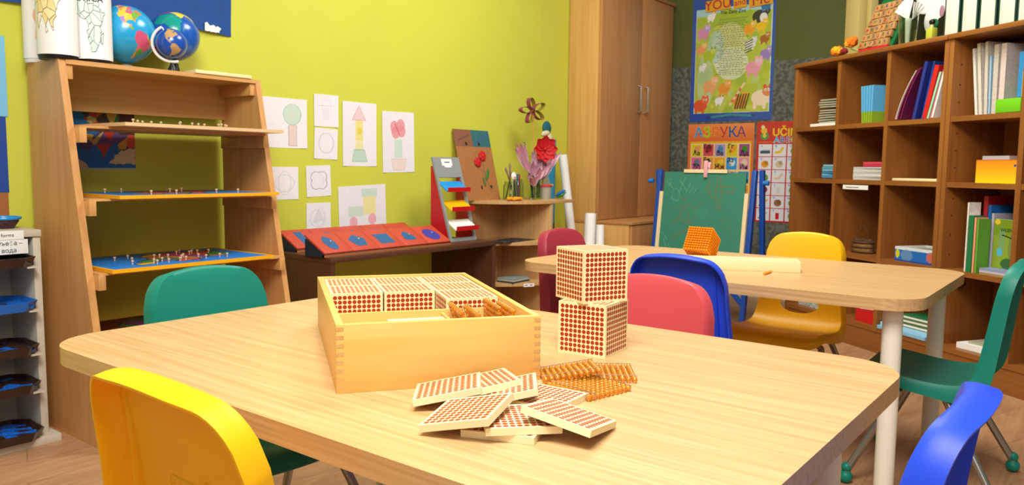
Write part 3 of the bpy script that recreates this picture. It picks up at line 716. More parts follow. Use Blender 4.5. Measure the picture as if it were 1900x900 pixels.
globe('globe', 'large light blue world globe on a grey foot', (1.1310, 2.270, 1.0875), .0800, gc, -98, 6, -8, GB, [(0, 0), (.036, 0), (.034, .006), (.022, .012), (.012, .018), (0, .02)])
gc = globe_cv(220, 110, '1559B8', [(AFR, '11A08E', 30), (MAD, '2E9E8C', 9), (EUR, 'D0303C', 18), (ASI, 'F5DC1E', 20), (NAM, 'E07030', 12), (SAM, 'D65A9A', 9)])
globe('globe', 'dark blue globe with teal Africa, behind the small globe', (1.2835, 2.280, 1.1030), .0712, gc, 22, -26, 14, BLACK, [(0, 0), (.016, 0), (.013, .012), (.009, .034), (.006, .044), (0, .044)])
gc = globe_cv(160, 80, '1A4EB0', [(NAM, 'C9A06A', 30), (SAM, 'C49A66', 9)])
t = globe('globe', 'small blue globe with brown Americas in a white half ring', (1.209, 2.165, 1.0625), .0418, gc, -80, 14, -14, BLACK, [(0, 0), (.0125, 0), (.010, .010), (.006, .018), (.004, .024), (0, .024)])
m = MB(); d = Vector((1.209, 2.165, 0)).normalized(); sd = Vector((d.y, -d.x, 0))
pts = [Vector((0, 0, .0775))+(-sd*math.cos(a)+Vector((0, 0, 1))*math.sin(a))*.0505 for a in np.linspace(R(-102), R(62), 26)]
m.tube(pts, .0042, WHITE, 8); m.tube([Vector((0, 0, .0775))+Vector((0, 0, -.0505)), Vector((0, 0, .0775))+(sd*.35-Vector((0, 0, 1))).normalized()*.052], .0045, WHITE, 8); m.tube([pts[-1], Vector((0, 0, .0775))+(-sd*math.cos(R(62))+Vector((0, 0, 1))*math.sin(R(62)))*.040], .002, WHITE, 8)
tag(m.done('meridian_ring', t), 'white half ring')

# ------------------------------------------------------------------ white shelf with water trays, far left
X1, Y0 = .848, 2.175
SHELF_T = t = thing('tray_shelf', 'narrow white shelf at the left edge holding landform trays', 'shelf', (.70, 2.26, 0))
def Q_(x, y, z): return (x-.70, y-2.26, z)
for x in (X1-.018, .596): m = MB(); m.span(Q_(x, Y0+.005, .02), Q_(x+.018, 2.345, .535), WGREY, bev=.001); m.done('side_panel', t)
m = MB(); m.span(Q_(.590, Y0, .535), Q_(X1+.001, 2.35, .552), WGREY, bev=.001); m.done('top_board', t)
m = MB(); m.span(Q_(.575, Y0-.027, 0), Q_(X1+.017, 2.35, .02), WGREY, bev=.001); m.done('base_board', t)
m = MB(); m.span(Q_(.614, 2.335, .02), Q_(X1-.018, 2.345, .535), WGREY); m.done('back_panel', t)
BRN = mat('brown_glossy_plaster', '35231C', .3, noise=.2, bump=.6, bscale=90); WAT = mat('blue_water_paint', '1763C8', .25); TRB = mat('blue_tray_plastic', '1C6FD0', .35)
trays = [(.463, BRN, 0, 'brown landform tray on the top runner of the white shelf'), (.352, TRB, 1, 'blue rimmed landform tray, second from the top in the white shelf'), (.240, BRN, 2, 'brown landform tray in the middle of the white shelf'), (.143, BRN, 3, 'landform tray with blue water, second from the bottom in the white shelf'), (.022, TRB, 4, 'blue edged landform tray on the base of the white shelf')]
for z, rm, k, lab in trays:
    wx, wy = .105, .080; tt = thing('landform_tray', lab, 'tray', (.722, 2.205-(.0 if k != 4 else .005), z+.0005), R(-1.5), 'landform trays in the white shelf')
    oc = lambda a, b, c: [(-a+c, -b), (a-c, -b), (a, -b+c), (a, b-c), (a-c, b), (-a+c, b), (-a, b-c), (-a, -b+c)]
    m = MB(); o1, o2, i2, i1 = oc(wx-.010, wy-.010, .028), oc(wx, wy, .032), oc(wx-.004, wy-.004, .030), oc(wx-.012, wy-.012, .027)
    vs = [(x, y, 0) for x, y in o1]+[(x, y, .024) for x, y in o2]+[(x, y, .024) for x, y in i2]+[(x, y, .012) for x, y in i1]
    fs = [tuple(range(8))]+[(r*8+i, r*8+(i+1) % 8, (r+1)*8+(i+1) % 8, (r+1)*8+i) for r in range(3) for i in range(8)]+[tuple(range(24, 32))]
    m.add(vs, fs, rm if k == 1 else BRN, smooth=False); m.done('tray_body', tt)
    cv = Cv(70, 54, '1763C8'); r = np.random.RandomState(k)
    if k == 0: cv.rect(.78, 0, 1, 1, '35231C'); cv.rect(0, .75, 1, 1, '35231C'); cv.rect(0, 0, 1, .12, '35231C')
    elif k == 1: cv.ell(.45, .5, .33, .38, '35231C')
    elif k == 2: cv.poly(wob([(.2, 1), (1, 1), (1, 0), (.85, .2), (.7, .75), (.4, .7)], .03, 1), '35231C')
    elif k == 3: cv.poly(wob([(.5, 1), (1, .9), (1, .3), (.75, .5), (.6, .45)], .03, 2), '35231C'); cv.ell(.25, .35, .18, .2, '35231C')
    else: cv.poly(wob([(.4, 1), (.62, .8), (.6, .1), (.2, 0), (.35, .5), (.25, .9)], .03, 3), '35231C')
    cv.speckle(.12); painted('landform', cv, lambda U, V: ((U-.5)*2*(wx-.015), (V-.5)*2*(wy-.015), .0135+.004*np.sin(U*17+V*9+k)*np.cos(V*13)), PLASTP, tt)
    if k != 4:
        for sx in (-1, 1):
            m = MB(); m.span((sx*.080, -.06, -.0045), (sx*.1075, .07, -.0004), WGREY)
            o = m.done('runner', SHELF_T); o.location = (tt.location.x-.70, tt.location.y-2.26, z)
def card(name, label, cat, W, H, loc, rotz, lines, size, group=None, bg='F4F4F0', th=.0012, tilt=0):
    t = thing(name, label, cat, loc, 0, group, rot=(tilt, 0, rotz)); m = MB(); m.span((0, 0, 0), (W, th, H), PAPER); m.done('card', t)
    m = MB()
    for i, ln in enumerate(lines): m.text(ln, size, INK, I4((W/2, -.0004, H-(i+.5)*H/len(lines))), ext=.0002)
    m.done('lettering', t); return t
card('label_card', 'white label card with English lettering on the edge of the white shelf', 'label', .155, .022, (.652, 2.1715, .531), 0, ['Land and water forms'], .0125)
card('label_card', 'white label card with two lines of Cyrillic lettering hanging below the English one', 'label', .155, .036, (.661, 2.1725, .4945), 0, ['Облици рељефа –', 'Земља и вода'], .0150)
# small ornament on the white shelf
t = thing('beaded_basket', 'small blue rimmed bowl with dark red beads on the white shelf', 'bowl', (.800, 2.275, .552))
m = MB(); m.lathe([(0, 0), (.022, 0), (.034, .018), (.036, .026), (.033, .026), (.020, .005), (0, .004)], mat('dark_beads', '4A2630', .4, noise=.6, nscale=160), 24); m.done('bowl', t)
m = MB(); m.tube([(.037*math.cos(a), .037*math.sin(a), .027) for a in np.linspace(0, 2*PI, 24, endpoint=False)], .004, BLUEL, 8, closed=True); m.done('rim', t)

# ------------------------------------------------------------------ things on the lime wall
def wallpic(name, label, cat, x, z, W, H, cv, skew=0, rotz=0, group=None, curl=.002, m_=PRINT, roll=0):
    t = thing(name, label, cat, (x, 2.3595, z), 0, group, rot=(0, roll, 0))
    painted('sheet', cv, flat(W, H, 0, 0, 0, curl, skew), m_, t, back=(PAPER, .0008)); return t
def sheet(): return Cv(90, 120, 'ECEAEE').speckle(.008, 2)
G = 'children drawings taped to the lime wall'
cv = sheet(); cv.ell(.68, .68, .19, .21, 'C9DFCF'); cv.ring(.68, .68, .19, .21, .006, 'A9C5B2'); cv.rect(.60, .05, .77, .46, 'E2CFC8'); cv.line([(.60, .05), (.77, .05), (.77, .46), (.60, .46)], .005, 'C9AFA8', 1, True)
wallpic('drawing', 'drawing of a round green tree on the wall beside the stand', 'drawing', 1.630, .783, .196, .175, cv, group=G)
cv = sheet(); cv.line([(.15, .65), (.85, .65)], .005, 'C8C8CC'); cv.line([(.35, .3), (.35, .82), (.68, .82), (.68, .3)], .005, 'C4C4CA'); cv.rect(.38, .2, .62, .6, 'E3E2E6')
wallpic('drawing', 'small pale pencil sketch of a house, top of the narrow column', 'drawing', 1.859, .866, .113, .118, cv, group=G)
cv = sheet(); cv.ring(.52, .52, .32, .33, .008, 'BEBEC2'); cv.ring(.52, .52, .28, .30, .004, 'D0D0D4')
wallpic('drawing', 'small pencil drawing of a single ring', 'drawing', 1.856, .748, .108, .114, cv, roll=R(2), group=G)
cv = sheet(); cv.poly([(.28, .72), (.68, .72), (.48, .95)], 'E9CCD0'); cv.line([(.28, .72), (.68, .72), (.48, .95)], .005, 'D8A8AE', 1, True); cv.rect(.38, .40, .60, .72, 'EADf8C'.upper()); cv.rect(.38, .27, .60, .39, 'E8E2A8'); cv.poly([(.27, .07), (.72, .07), (.64, .26), (.34, .26)], 'BCD9C6'); cv.line([(.27, .07), (.72, .07), (.64, .26), (.34, .26)], .006, '9CC0AA', 1, True); cv.rect(.44, .5, .56, .6, 'E5CF4E')
wallpic('drawing', 'tall drawing of a tower with pink roof and yellow walls', 'drawing', 1.992, .721, .171, .246, cv, group=G)
cv = sheet()
for q in ((.38, .75), (.58, .78), (.42, .66), (.6, .68)): cv.ell(*q, .13, .10, 'E58E98', .8)
cv.line([(.4, .8), (.55, .62)], .008, 'D8606E'); cv.rect(.38, .24, .62, .54, 'CBE3D2'); cv.poly([(.27, .22), (.74, .22), (.68, .04), (.34, .04)], 'ECDCD6'); cv.line([(.27, .22), (.74, .22), (.68, .04), (.34, .04)], .005, 'D6BDB6', 1, True)
wallpic('drawing', 'drawing of a red flower in a pot, rightmost on the wall', 'drawing', 2.198, .696, .178, .246, cv, group=G, roll=R(-1))
cv = sheet(); cv.ring(.52, .5, .34, .26, .006, 'C2C2C8'); cv.ring(.52, .5, .22, .36, .006, 'C8C8CC')
wallpic('drawing', 'pencil drawing of two crossed ovals beside the stand', 'drawing', 1.665, .600, .119, .116, cv, group=G)
cv = sheet()
un = np.zeros((cv.h, cv.w), bool)
inn = un.copy()
for a in range(4): w = R(45+90*a); un |= cv.mell(.52+.17*math.cos(w), .52+.15*math.sin(w), .215, .185); inn |= cv.mell(.52+.17*math.cos(w), .52+.15*math.sin(w), .195, .168)
inn |= cv.mell(.52, .52, .14, .12); cv.put(un & ~inn, '85878C'); cv.ring(.52, .52, .2, .18, .003, 'CDCDD0')
wallpic('drawing', 'pencil drawing of a bold four leaf outline', 'drawing', 1.822, .606, .112, .114, cv, roll=R(-2), group=G)
cv = sheet(); cv.ring(.46, .5, .3, .28, .006, 'C4C4C8'); cv.poly([(.25, .35), (.75, .4), (.5, .85)], 'DCDCE0'); cv.ring(.6, .5, .2, .3, .005, 'CACACE')
wallpic('drawing', 'pencil scribble of overlapping rounds, lowest of the narrow column', 'drawing', 1.818, .470, .112, .114, cv, group=G)
cv = Cv(120, 90, 'ECEAEE').speckle(.008, 2); cv.rect(.20, .32, .54, .55, 'CFE0D2'); cv.rect(.52, .35, .78, .74, 'EBE4A2'); cv.rect(.48, .74, .82, .92, 'C8DFD0'); cv.ell(.30, .19, .085, .13, 'EDB0B8'); cv.ell(.70, .23, .085, .13, 'EDB0B8')
wallpic('drawing', 'wide drawing of a train with pink wheels above the red tiles', 'drawing', 1.972, .466, .243, .176, cv, roll=R(-2), group=G)
# Europe map poster behind the stand
cv = Cv(150, 110, '1F6FB0'); cv.cells(cv.mpoly(wob([(.25, 1), (.3, .85), (.5, .75), (.45, .6), (.3, .62), (.2, .4), (.35, .35), (.45, .45), (.55, .2), (.6, .35), (.75, .5), (.8, .25), (1, .4), (1, 1)], .015, 1)), seeds(26, .15, .3, 1, 1, 12), ['C23A2C', 'D9A43A', '3B7A3E', '5A4A74', 'D8582E', '4A3A30', 'C9B060', '6A4A80'], None)
cv.poly(wob([(0, 0), (.35, .0), (.3, .12), (.2, .2), (0, .22)], .01, 2), 'D9C08A'); cv.poly(wob([(.62, .12), (1, .1), (1, .38), (.8, .35)], .01, 3), 'DCC592'); cv.rect(.78, .62, 1, 1, '5B2F22'); cv.rect(0, 0, 1, .035, 'C8C9A0'); cv.speckle(.05)
wallpic('map_poster', 'colourful map of Europe taped to the wall behind the stand', 'poster', .985, .702, .207, .170, cv, curl=.001)
# blue cloth with torn paper
N_ = mat('blue_cloth', '1E4C93', .8, noise=.06, nscale=20)
m = MB(); m.grid(lambda u, v: ((u)*.685, -.004-.003*math.sin(u*23)*(1-v)-.002*math.sin(v*11+u*4), v*.36+.012*math.sin(PI*u)*(1-v)), 60, 20, N_)
tag(m.done('wall_cloth', None, solid=.0015, loc=(.838, 2.3555, 1.141)), 'dark blue cloth hanging on the wall behind the globes', 'cloth')
m = MB(); m.prism(wob([(0, 0), (.050, -.002), (.058, .014), (.046, .020), (.038, .016), (.030, .022), (.018, .018), (.008, .028), (0, .024)], .0012, 5), 0, .0008, PAPER, M=I4((0, 0, 0), (R(90), 0, 0))); tag(m.done('torn_paper', None, loc=(1.424, 2.3470, 1.147)), 'white torn paper piece on the lower corner of the blue cloth', 'paper')
m = MB(); m.span((0, 0, 0), (.20, .0015, .21), mat('light_blue_paper', '7FC4EA', .6)); tag(m.done('paper_sheet', None, loc=(.652, 2.357, .843)), 'light blue paper sheet on the wall at the left edge', 'paper')
m = MB(); m.span((0, 0, 0), (.20, .0012, .20), mat('dark_blue_paper', '1C4A9C', .6)); tag(m.done('paper_sheet', None, loc=(.646, 2.3575, .642)), 'dark blue paper sheet on the wall at the left edge', 'paper')
m = MB(); m.span((0, 0, 0), (.20, .002, .088), mat('brown_cardboard', 'A5683A', .8)); tag(m.done('cardboard_sheet', None, loc=(.644, 2.3585, .553)), 'brown cardboard strip on the wall above the white shelf', 'cardboard')

# ------------------------------------------------------------------ dark brown low table, inset racks, red stand
t = thing('low_bench', 'low dark brown bench against the lime wall carrying red tiles', 'bench', (2.07, 2.18, 0))
def L(x, y, z): return (x-2.07, y-2.18, z)
m = MB(); m.span(L(1.640, 2.008, .406), L(2.495, 2.352, .425), WENGE, bev=.0008); m.done('bench_top', t)
WENV = wood('dark_brown_laminate_upright', '4A2A1C', '5E3826', 'z', 16, .05, .4)
for x in (1.642, 2.474): m = MB(); m.span(L(x, 2.010, 0), L(x+.019, 2.350, .406), WENV); m.done('side_panel', t)
def rack(label, X0, Yf, shapes, z=.425):
    t = thing('tile_rack', label, 'rack', (X0, Yf, z), 0, 'sloping racks of geometric tiles')
    n = 5; w = .1215; ang = math.atan2(.052, .098); Ln = math.hypot(.052, .098)
    m = MB(); pts = [(.002, .0), (.100, 0), (.100, .056), (.002, .008)]
    for x in (0, n*w-.006):
        m.prism(pts, 0, .006, NAVY, M=Matrix.Translation((x, 0, 0)) @ Matrix(((0, 0, 1, 0), (1, 0, 0, 0), (0, 1, 0, 0), (0, 0, 0, 1))))
    m.span((0, .001, 0), (n*w, .010, .007), mat('rack_front_wood', 'A5673C', .5)); m.done('rack_frame', t)
    for k in range(n):
        T = Matrix.Translation((k*w, 0, .012)) @ Matrix.Rotation(ang, 4, 'X')
        m = MB(); m.span((.0006, 0, -.004), (w-.0006, Ln+.006, .0028), TILR, M=T, bev=.0008); tl = m.done('tile', t)
        sh = shapes[k]
        if sh is None: continue
        pts, mt, kn = sh
        m = MB(); m.prism([(w/2+x*.001, Ln/2+y*.001) for x, y in pts], .0026, .0034, mt, M=T); ins = m.done('inset', tl)
        if kn: m = MB(); m.lathe([(.0012, 0), (.0012, .006), (.003, .007), (.003, .010), (0, .0115)], KNOBM, 12, T @ I4((w/2, Ln/2, .003))); m.done('knob', ins)
el = lambda a, b, r=0: [(a*math.cos(w)*math.cos(r)-b*math.sin(w)*math.sin(r), a*math.cos(w)*math.sin(r)+b*math.sin(w)*math.cos(r)) for w in np.linspace(0, 2*PI, 36, endpoint=False)]
pent = [(38*math.cos(R(90+72*k)), 38*math.sin(R(90+72*k))) for k in range(5)]
reu = []
for k in range(3):
    a0 = R(90+120*k); c0 = (34*math.cos(a0), 34*math.sin(a0))
    for q in range(12): w = a0+PI+R(-30+60*q/12); reu.append((c0[0]+59*math.cos(w), c0[1]+59*math.sin(w)))
rack('front rack of five red tiles with blue shapes on the dark bench', 1.632, 2.026, [(el(23, 40), INSB, 1), (pent, INSB, 1), ([(-34, -30), (34, -30), (34, 30), (-34, 30)], INSB, 0), (reu, INSB, 1), (el(37, 37), INSP, 1)])
rack('rear rack of red tiles half hidden behind the front rack', 1.668, 2.215, [([(-16, -44), (16, -44), (16, 44), (-16, 44)], INSB, 0), (el(34, 30)[:18]+[(-10, -8)], INSB, 0), ([(-28, -20), (28, -20), (0, 34)], INSB, 0), ([(-26, -22), (26, -22), (26, 26), (-26, 26)], INSB, 0), None])
# red stand with grey leaning frame
t = thing('book_stand', 'red stand with grey leaning frame and three coloured ledges', 'stand', (2.395, 2.15, .425))
def K(x, y, z): return (x-2.395, y-2.15, z-.425)
def gy(z): return 2.098+(z-.425)*(.103/.337)
m = MB()
for x in (2.318, 2.471):
    m.prism([(gy(.43)-2.15+.008, .003), (.058, .003), (.058, .300), (gy(.725)-2.15+.008, .300)], 0, .007, REDL, M=Matrix.Translation((x-2.395, 0, 0)) @ Matrix(((0, 0, 1, 0), (1, 0, 0, 0), (0, 1, 0, 0), (0, 0, 0, 1))))
m.done('side_panel', t)
an = math.atan2(.103, .337); T = Matrix.Translation(K(2.318, 2.098, .425)) @ Matrix.Rotation(-an, 4, 'X'); Hf = .352
m = MB(); m.span((0, 0, 0), (.012, .008, Hf), GREYL, M=T); m.span((.148, 0, 0), (.160, .008, Hf), GREYL, M=T); m.span((.012, 0, Hf-.085), (.148, .008, Hf), GREYL, M=T); m.span((.012, 0, 0), (.148, .008, .014), GREYL, M=T); m.done('frame', t)
m = MB(); m.span((.048, -.0012, Hf-.036), (.110, -.0002, Hf-.008), PAPER, M=T); m.span((.062, -.0014, Hf-.044), (.100, -.0002, Hf-.036), PAPER, M=T); m.span((.064, -.0016, Hf-.024), (.095, -.0012, Hf-.020), INK, M=T); tag(m.done('label', t), 'white label')
for z, c in ((.628, BLUEL), (.551, YELL), (.474, WHITE)):
    m = MB(); y0 = gy(z)-.030; M = Matrix.Translation(K(2.332, y0, z-.002)) @ Matrix.Rotation(R(34), 4, 'X')
    m.span((0, 0, -.004), (.137, .066, .0), c, M=M); lg = m.done('ledge', t)
    m = MB(); m.span(K(2.336, y0-.004, z-.006), K(2.470, y0, z+.012), REDL); tag(m.done('lip', lg), 'red lip')

# ------------------------------------------------------------------ quarter round corner shelf
CX, CY = 2.952, 2.352
t = thing('corner_shelf', 'quarter round oak corner shelf beside the tall cupboard', 'shelf', (CX, CY, 0))
m = MB(); m.span((0, -.295, 0), (.016, 0, .560), CORN, bev=.0008); m.span((-.30, -.012, 0), (0, 0, .560), CORN); m.done('upright_panel', t)
for z in (.560, .376, .192, .03):
    r = .298; pts = [(0, -.012 if z < .5 else 0), (-r, -.012 if z < .5 else 0)]+[(-r*math.cos(a), -r*math.sin(a)) for a in np.linspace(.05, PI/2, 24)]
    if z > .5: pts = [(.016, 0)]+pts[1:]+[(.016, -r)]
    m = MB(); m.prism(pts, z, z+.014, CORN if z < .5 else CORN, bev=.0012); m.done('shelf_board', t, 50)
m = MB(); m.span((.017, -.29, .560), (.205, 0, .574), CORN, bev=.001); m.done('side_board', t)
# things on it
ZT = .5742
t = thing('picture_board', 'cardboard picture with two red flowers leaning on the wall', 'picture', (2.606, 2.272, ZT), 0, rot=(R(-14), 0, 0))
cv = Cv(120, 150, 'A9713F'); cv.speckle(.03, 2); cv.rect(0, .76, .98, 1, '8A5A40'); cv.rect(.48, .76, 1, 1, '2E6A70'); cv.line([(.55, .8), (.95, .95)], .012, '3A5A90'); cv.line([(.1, .85), (.4, .92)], .01, '6A4A4A'); cv.line([(.6, .95), (.6, .78)], .008, '50706A')
cv.ell(.30, .80, .035, .025, '2A2418'); cv.ell(.66, .80, .035, .025, '2A2418'); cv.line([(.78, .12), (.70, .3), (.66, .52)], .006, '6A5A34'); cv.line([(.66, .3), (.6, .44)], .005, '6A5A34')
cv.ell(.52, .18, .025, .03, '2A2418'); cv.ell(.80, .19, .025, .03, '2A2418')
painted('board', cv, flat(.245, .325), PRINT, t, back=(mat('cardboard_edge', '9A6A3C', .8), .003))
RF = mat('red_paper_petals', 'C4141C', .7); GRN = mat('green_leaf_paper', '3F7A34', .7)
for cx, cz, r in ((.125, .175, .022), (.165, .205, .024)):
    m = MB()
    for k in range(7): w = 2*PI*k/7; m.ball((cx+r*.55*math.cos(w), -.006, cz+r*.55*math.sin(w)), (r*.48, .005, r*.48), RF, 10)
    m.ball((cx, -.010, cz), (r*.4, .005, r*.4), RF, 10); m.done('flower', t)
m = MB(); m.ball((.180, -.003, .118), (.010, .002, .030), GRN, 12, rot=(0, R(30), 0)); m.ball((.150, -.003, .085), (.006, .002, .022), GRN, 12, rot=(0, R(-15), 0)); m.done('leaf', t)
# plasticine
OR = mat('orange_modelling_clay', 'E89A1E', .6, bump=.8, bscale=60)
m = MB()
for k in range(14):
    a = 2*PI*k/14; m.ball((.038*math.cos(a), .018*math.sin(a), .007+.002*(k % 3)), (.013, .010, .007), OR, 10)
m.ball((0, 0, .006), (.032, .016, .006), OR, 12); tag(m.done('clay_lump', None, loc=(2.80, 2.150, ZT)), 'orange yellow clay lump on the front edge of the corner shelf', 'clay')
def jar(label, x, y, r, h, name='glass_jar', cat='jar'):
    t = thing(name, label, cat, (x, y, ZT)); m = MB()
    m.lathe([(0, 0), (r*.9, 0), (r, .006), (r, h*.78), (r*.82, h*.88), (r*.84, h), (r*.78, h), (r*.76, h*.88), (r*.93, h*.76), (r*.93, .007), (0, .005)], GLASS, 28); m.done('glass', t); return t
def stick(name, label, cat, a, b, r, m_, head=None, group=None):
    a = Vector(a); b = Vector(b); t = thing(name, label, cat, a, 0, group); m = MB(); m.tube([(0, 0, 0), b-a], r, m_, 8); m.done('handle' if head else 'stem', t)
    if head: head(t, b-a)
    return t
jar('glass jar with paint brushes', 2.850, 2.212, .034, .085)
jar('slim glass jar with felt pens', 2.935, 2.235, .028, .095)
jar('tall glass vase holding pink paper flowers', 2.992, 2.176, .029, .125, 'glass_vase', 'vase')
BR1 = mat('brush_handle_red', '8A4028', .4); BR2 = mat('brush_handle_black', '2A2420', .4); BR3 = mat('green_wood', '3E6A48', .5); FER = mat('ferrule', 'B8B4A8', .3, metal=.8); HAIR = mat('brush_hair', '8C8478', .8)
def brush(label, a, b, mt):
    def hd(t, d):
        n = d.normalized(); m = MB(); m.tube([d, d+n*.018], .0042, FER, 8); m.done('ferrule', t); m = MB(); m.tube([d+n*.018, d+n*.03, d+n*.042], [.0048, .006, .002], HAIR, 8); m.done('bristles', t)
    return stick('paint_brush', label, 'brush', a, b, .0028, mt, hd)
brush('paint brush standing tallest in the jar', (2.850, 2.214, ZT+.008), (2.848, 2.216, ZT+.125), BR1)
brush('paint brush leaning left out of the jar', (2.872, 2.203, ZT+.008), (2.809, 2.197, ZT+.112), BR3)
brush('short paint brush leaning right in the jar', (2.831, 2.225, ZT+.008), (2.863, 2.229, ZT+.09), BR2)
t = thing('paper_rosette', 'small white crumpled rosette in the brush jar', 'ornament', (2.838, 2.186, ZT+.11)); m = MB()
for k in range(9): a = 2*PI*k/9; m.ball((.010*math.cos(a), 0, .010*math.sin(a)), (.008, .004, .008), WHITE, 8)
m.ball((0, -.004, 0), .008, WHITE, 10); m.tube([(0, .003, 0), (.002, .01, -.10)], .0015, WHITE, 6); m.done('petals', t)
for k, (c, dx) in enumerate((('7A2A8A', -.01), ('1C6AB0', .004), ('C22A48', .012))):
    m = MB(); m.tube([(2.935+dx, 2.235, ZT+.008), (2.935+dx*2.0-.008, 2.240, ZT+.118)], .004, mat('pen_%d' % k, c, .4), 10); tag(m.done('felt_pen'), ['purple', 'blue', 'crimson'][k]+' felt pen in the slim jar', 'pen')
# pink paper lilies
PK = mat('pink_crepe_paper', 'DFA6C0', .75, noise=.10, nscale=60); PK2 = mat('pale_pink_paper', 'E5BCCB', .75)
def petal(m, base, tip, w, mt, bend=.01):
    base = Vector(base); tip = Vector(tip); d = tip-base; sd = d.cross(Vector((0.55, .8, 0))).normalized(); n = d.cross(sd).normalized()
    m.grid(lambda u, v: base+d*v+sd*((u-.5)*w*math.sin(PI*min(.97, v*.85+.12)))+n*bend*(4*(u-.5)**2+v*v), 4, 8, mt)
VX, VY = 2.992, 2.176
lil = [((-.135, .005, .255), 'left'), ((-.055, 0, .205), 'second from the left'), ((.018, .01, .235), 'middle'), ((.075, 0, .215), 'right'), ((.145, .0, .225), 'far right'), ((-.075, -.03, .115), 'low left'), ((.045, -.02, .175), 'low right'), ((-.02, -.03, .165), 'front'), ((.10, .01, .165), 'low far right')]
LI = 0
for (dx, dy, dz), nm in lil:
    t = thing('paper_lily', 'pink paper lily in the vase, %s' % nm, 'flower', (VX, VY, ZT+.02), 0, 'pink paper lilies in the vase'); m = MB(); H = Vector((dx, dy, dz-.02)); az = 2*PI*LI/9; LI += 1; r0 = Vector((math.cos(az)*.017, math.sin(az)*.017, 0)); m.tube([r0+Vector((0, 0, -.010)), r0*.95+Vector((0, 0, .108)), H*.62], .0016, BR3, 6); m.done('stem', t); m = MB(); r = np.random.RandomState(int(abs(dx)*1000))
    for k in range(5):
        a = 2*PI*k/5+r.rand(); o = Vector((math.cos(a)*.038, math.sin(a)*.02, r.rand()*.03-.02)); petal(m, H*.5, H+o, .026, PK if k % 2 else PK2)
    tag(m.done('petals', t, solid=.0005), None)
t = thing('paper_poppy', 'big red paper flower in front of the pink lilies', 'flower', (VX, VY-.005, ZT+.02)); H = Vector((.010, -.035, .215)); m = MB(); m.tube([(0, 0, 0), H], .002, BR3, 6); m.done('stem', t)
m = MB()
for k in range(8):
    a = 2*PI*k/8; o = Vector((math.cos(a)*.058*.79, math.cos(a)*.058*-.61-.006, math.sin(a)*.064)); petal(m, H, H+o, .056, RF, .008)
m.ball(H+Vector((-.004, -.008, 0)), .008, RF, 10); m.done('petals', t, solid=.0008)
t = thing('roll_flower', 'flower of mauve cardboard loops on an orange stick, highest in the vase', 'flower', (VX, VY, ZT+.02)); H = Vector((.025, .04, .395)); m = MB(); m.tube([(0, 0, 0), H*.97], .002, mat('orange_stick', 'D9883A', .6), 6); m.done('stem', t)
MV = mat('mauve_card', '9A4560', .7); GOLD = mat('gold_inside_card', 'A08A3A', .7)
for k in range(5):
    a = R(90+72*k+14); dr = Vector((math.cos(a)*.79, -math.cos(a)*.61, math.sin(a))).normalized(); dp = Vector((.30, .95, 0)).normalized(); pr = dr.cross(dp).normalized(); m = MB(); rw = .015
    for off, mt in ((0, MV), (.0012, GOLD)):
        ring = [H+dr*(.032-(.029-off)*math.cos(w))+pr*((.015-off)*math.sin(w)) for w in np.linspace(0, 2*PI, 25)]
        m.add([p-dp*rw for p in ring]+[p+dp*rw for p in ring], [(i, i+1, 26+i, 25+i) for i in range(24)], mt)
    m.done('loop_petal', t)
t = thing('felt_flower', 'teal and cream felt flower right of the red one', 'flower', (VX+.014, VY+.004, ZT+.02)); TEA = mat('teal_felt', '1F5F66', .9); CRF = mat('cream_felt', 'CFC49A', .9); m = MB(); m.tube([(0, 0, 0), (.11, .02, .36)], .002, mat('orange_stick2', 'D9883A', .6), 6); m.done('stem', t)
m = MB(); m.ball((.105, .02, .318), (.034, .012, .034), TEA, 14, rot=(0, R(25), 0)); m.ball((.103, .012, .228), (.024, .012, .026), TEA, 12); m.done('teal_petal', t)
m = MB(); m.ball((.075, .005, .290), (.034, .012, .015), CRF, 12, rot=(0, R(-10), 0)); m.ball((.103, .002, .268), (.024, .012, .024), CRF, 12); m.done('cream_petal', t)
m = MB(); m.tube([(VX-.01, VY+.005, ZT+.01), (VX-.065, VY+.02, ZT+.265)], .004, TEA, 8); tag(m.done('craft_stick'), 'teal craft stick rising from the vase', 'stick')
t = thing('plastic_cup', 'clear plastic cup with a red lid', 'cup', (3.058, 2.165, ZT)); m = MB(); m.lathe([(0, 0), (.024, 0), (.030, .060), (.028, .060), (.023, .003), (0, .003)], mat('frosted_plastic', 'D8D4BE', .25, trans=.5), 24); m.done('cup', t)
m = MB(); m.lathe([(.0, .060), (.033, .060), (.034, .066), (.030, .070), (0, .071)], mat('red_lid', 'CE3A44', .35), 24); m.tube([(.03, -.004, .066), (.046, -.01, .066)], .005, YELL, 8); m.done('lid', t)
t = thing('spinning_top', 'blue and green spinning top on the side board', 'toy', (3.065, 2.105, ZT+.0), 0); t.location = (3.108, 2.100, ZT+.0115); t.rotation_euler = (R(-25), R(-20), 0)
m = MB(); m.lathe([(0, .014), (.028, .018), (.030, .022), (.020, .028), (0, .03)], mat('blue_top_plastic', '1668C4', .3), 28); m.done('upper_disc', t)
m = MB(); m.lathe([(0, 0), (.006, .002), (.020, .007), (.027, .011), (.026, .015), (0, .016)], mat('green_top_plastic', '1E9450', .3), 28); m.done('lower_disc', t)
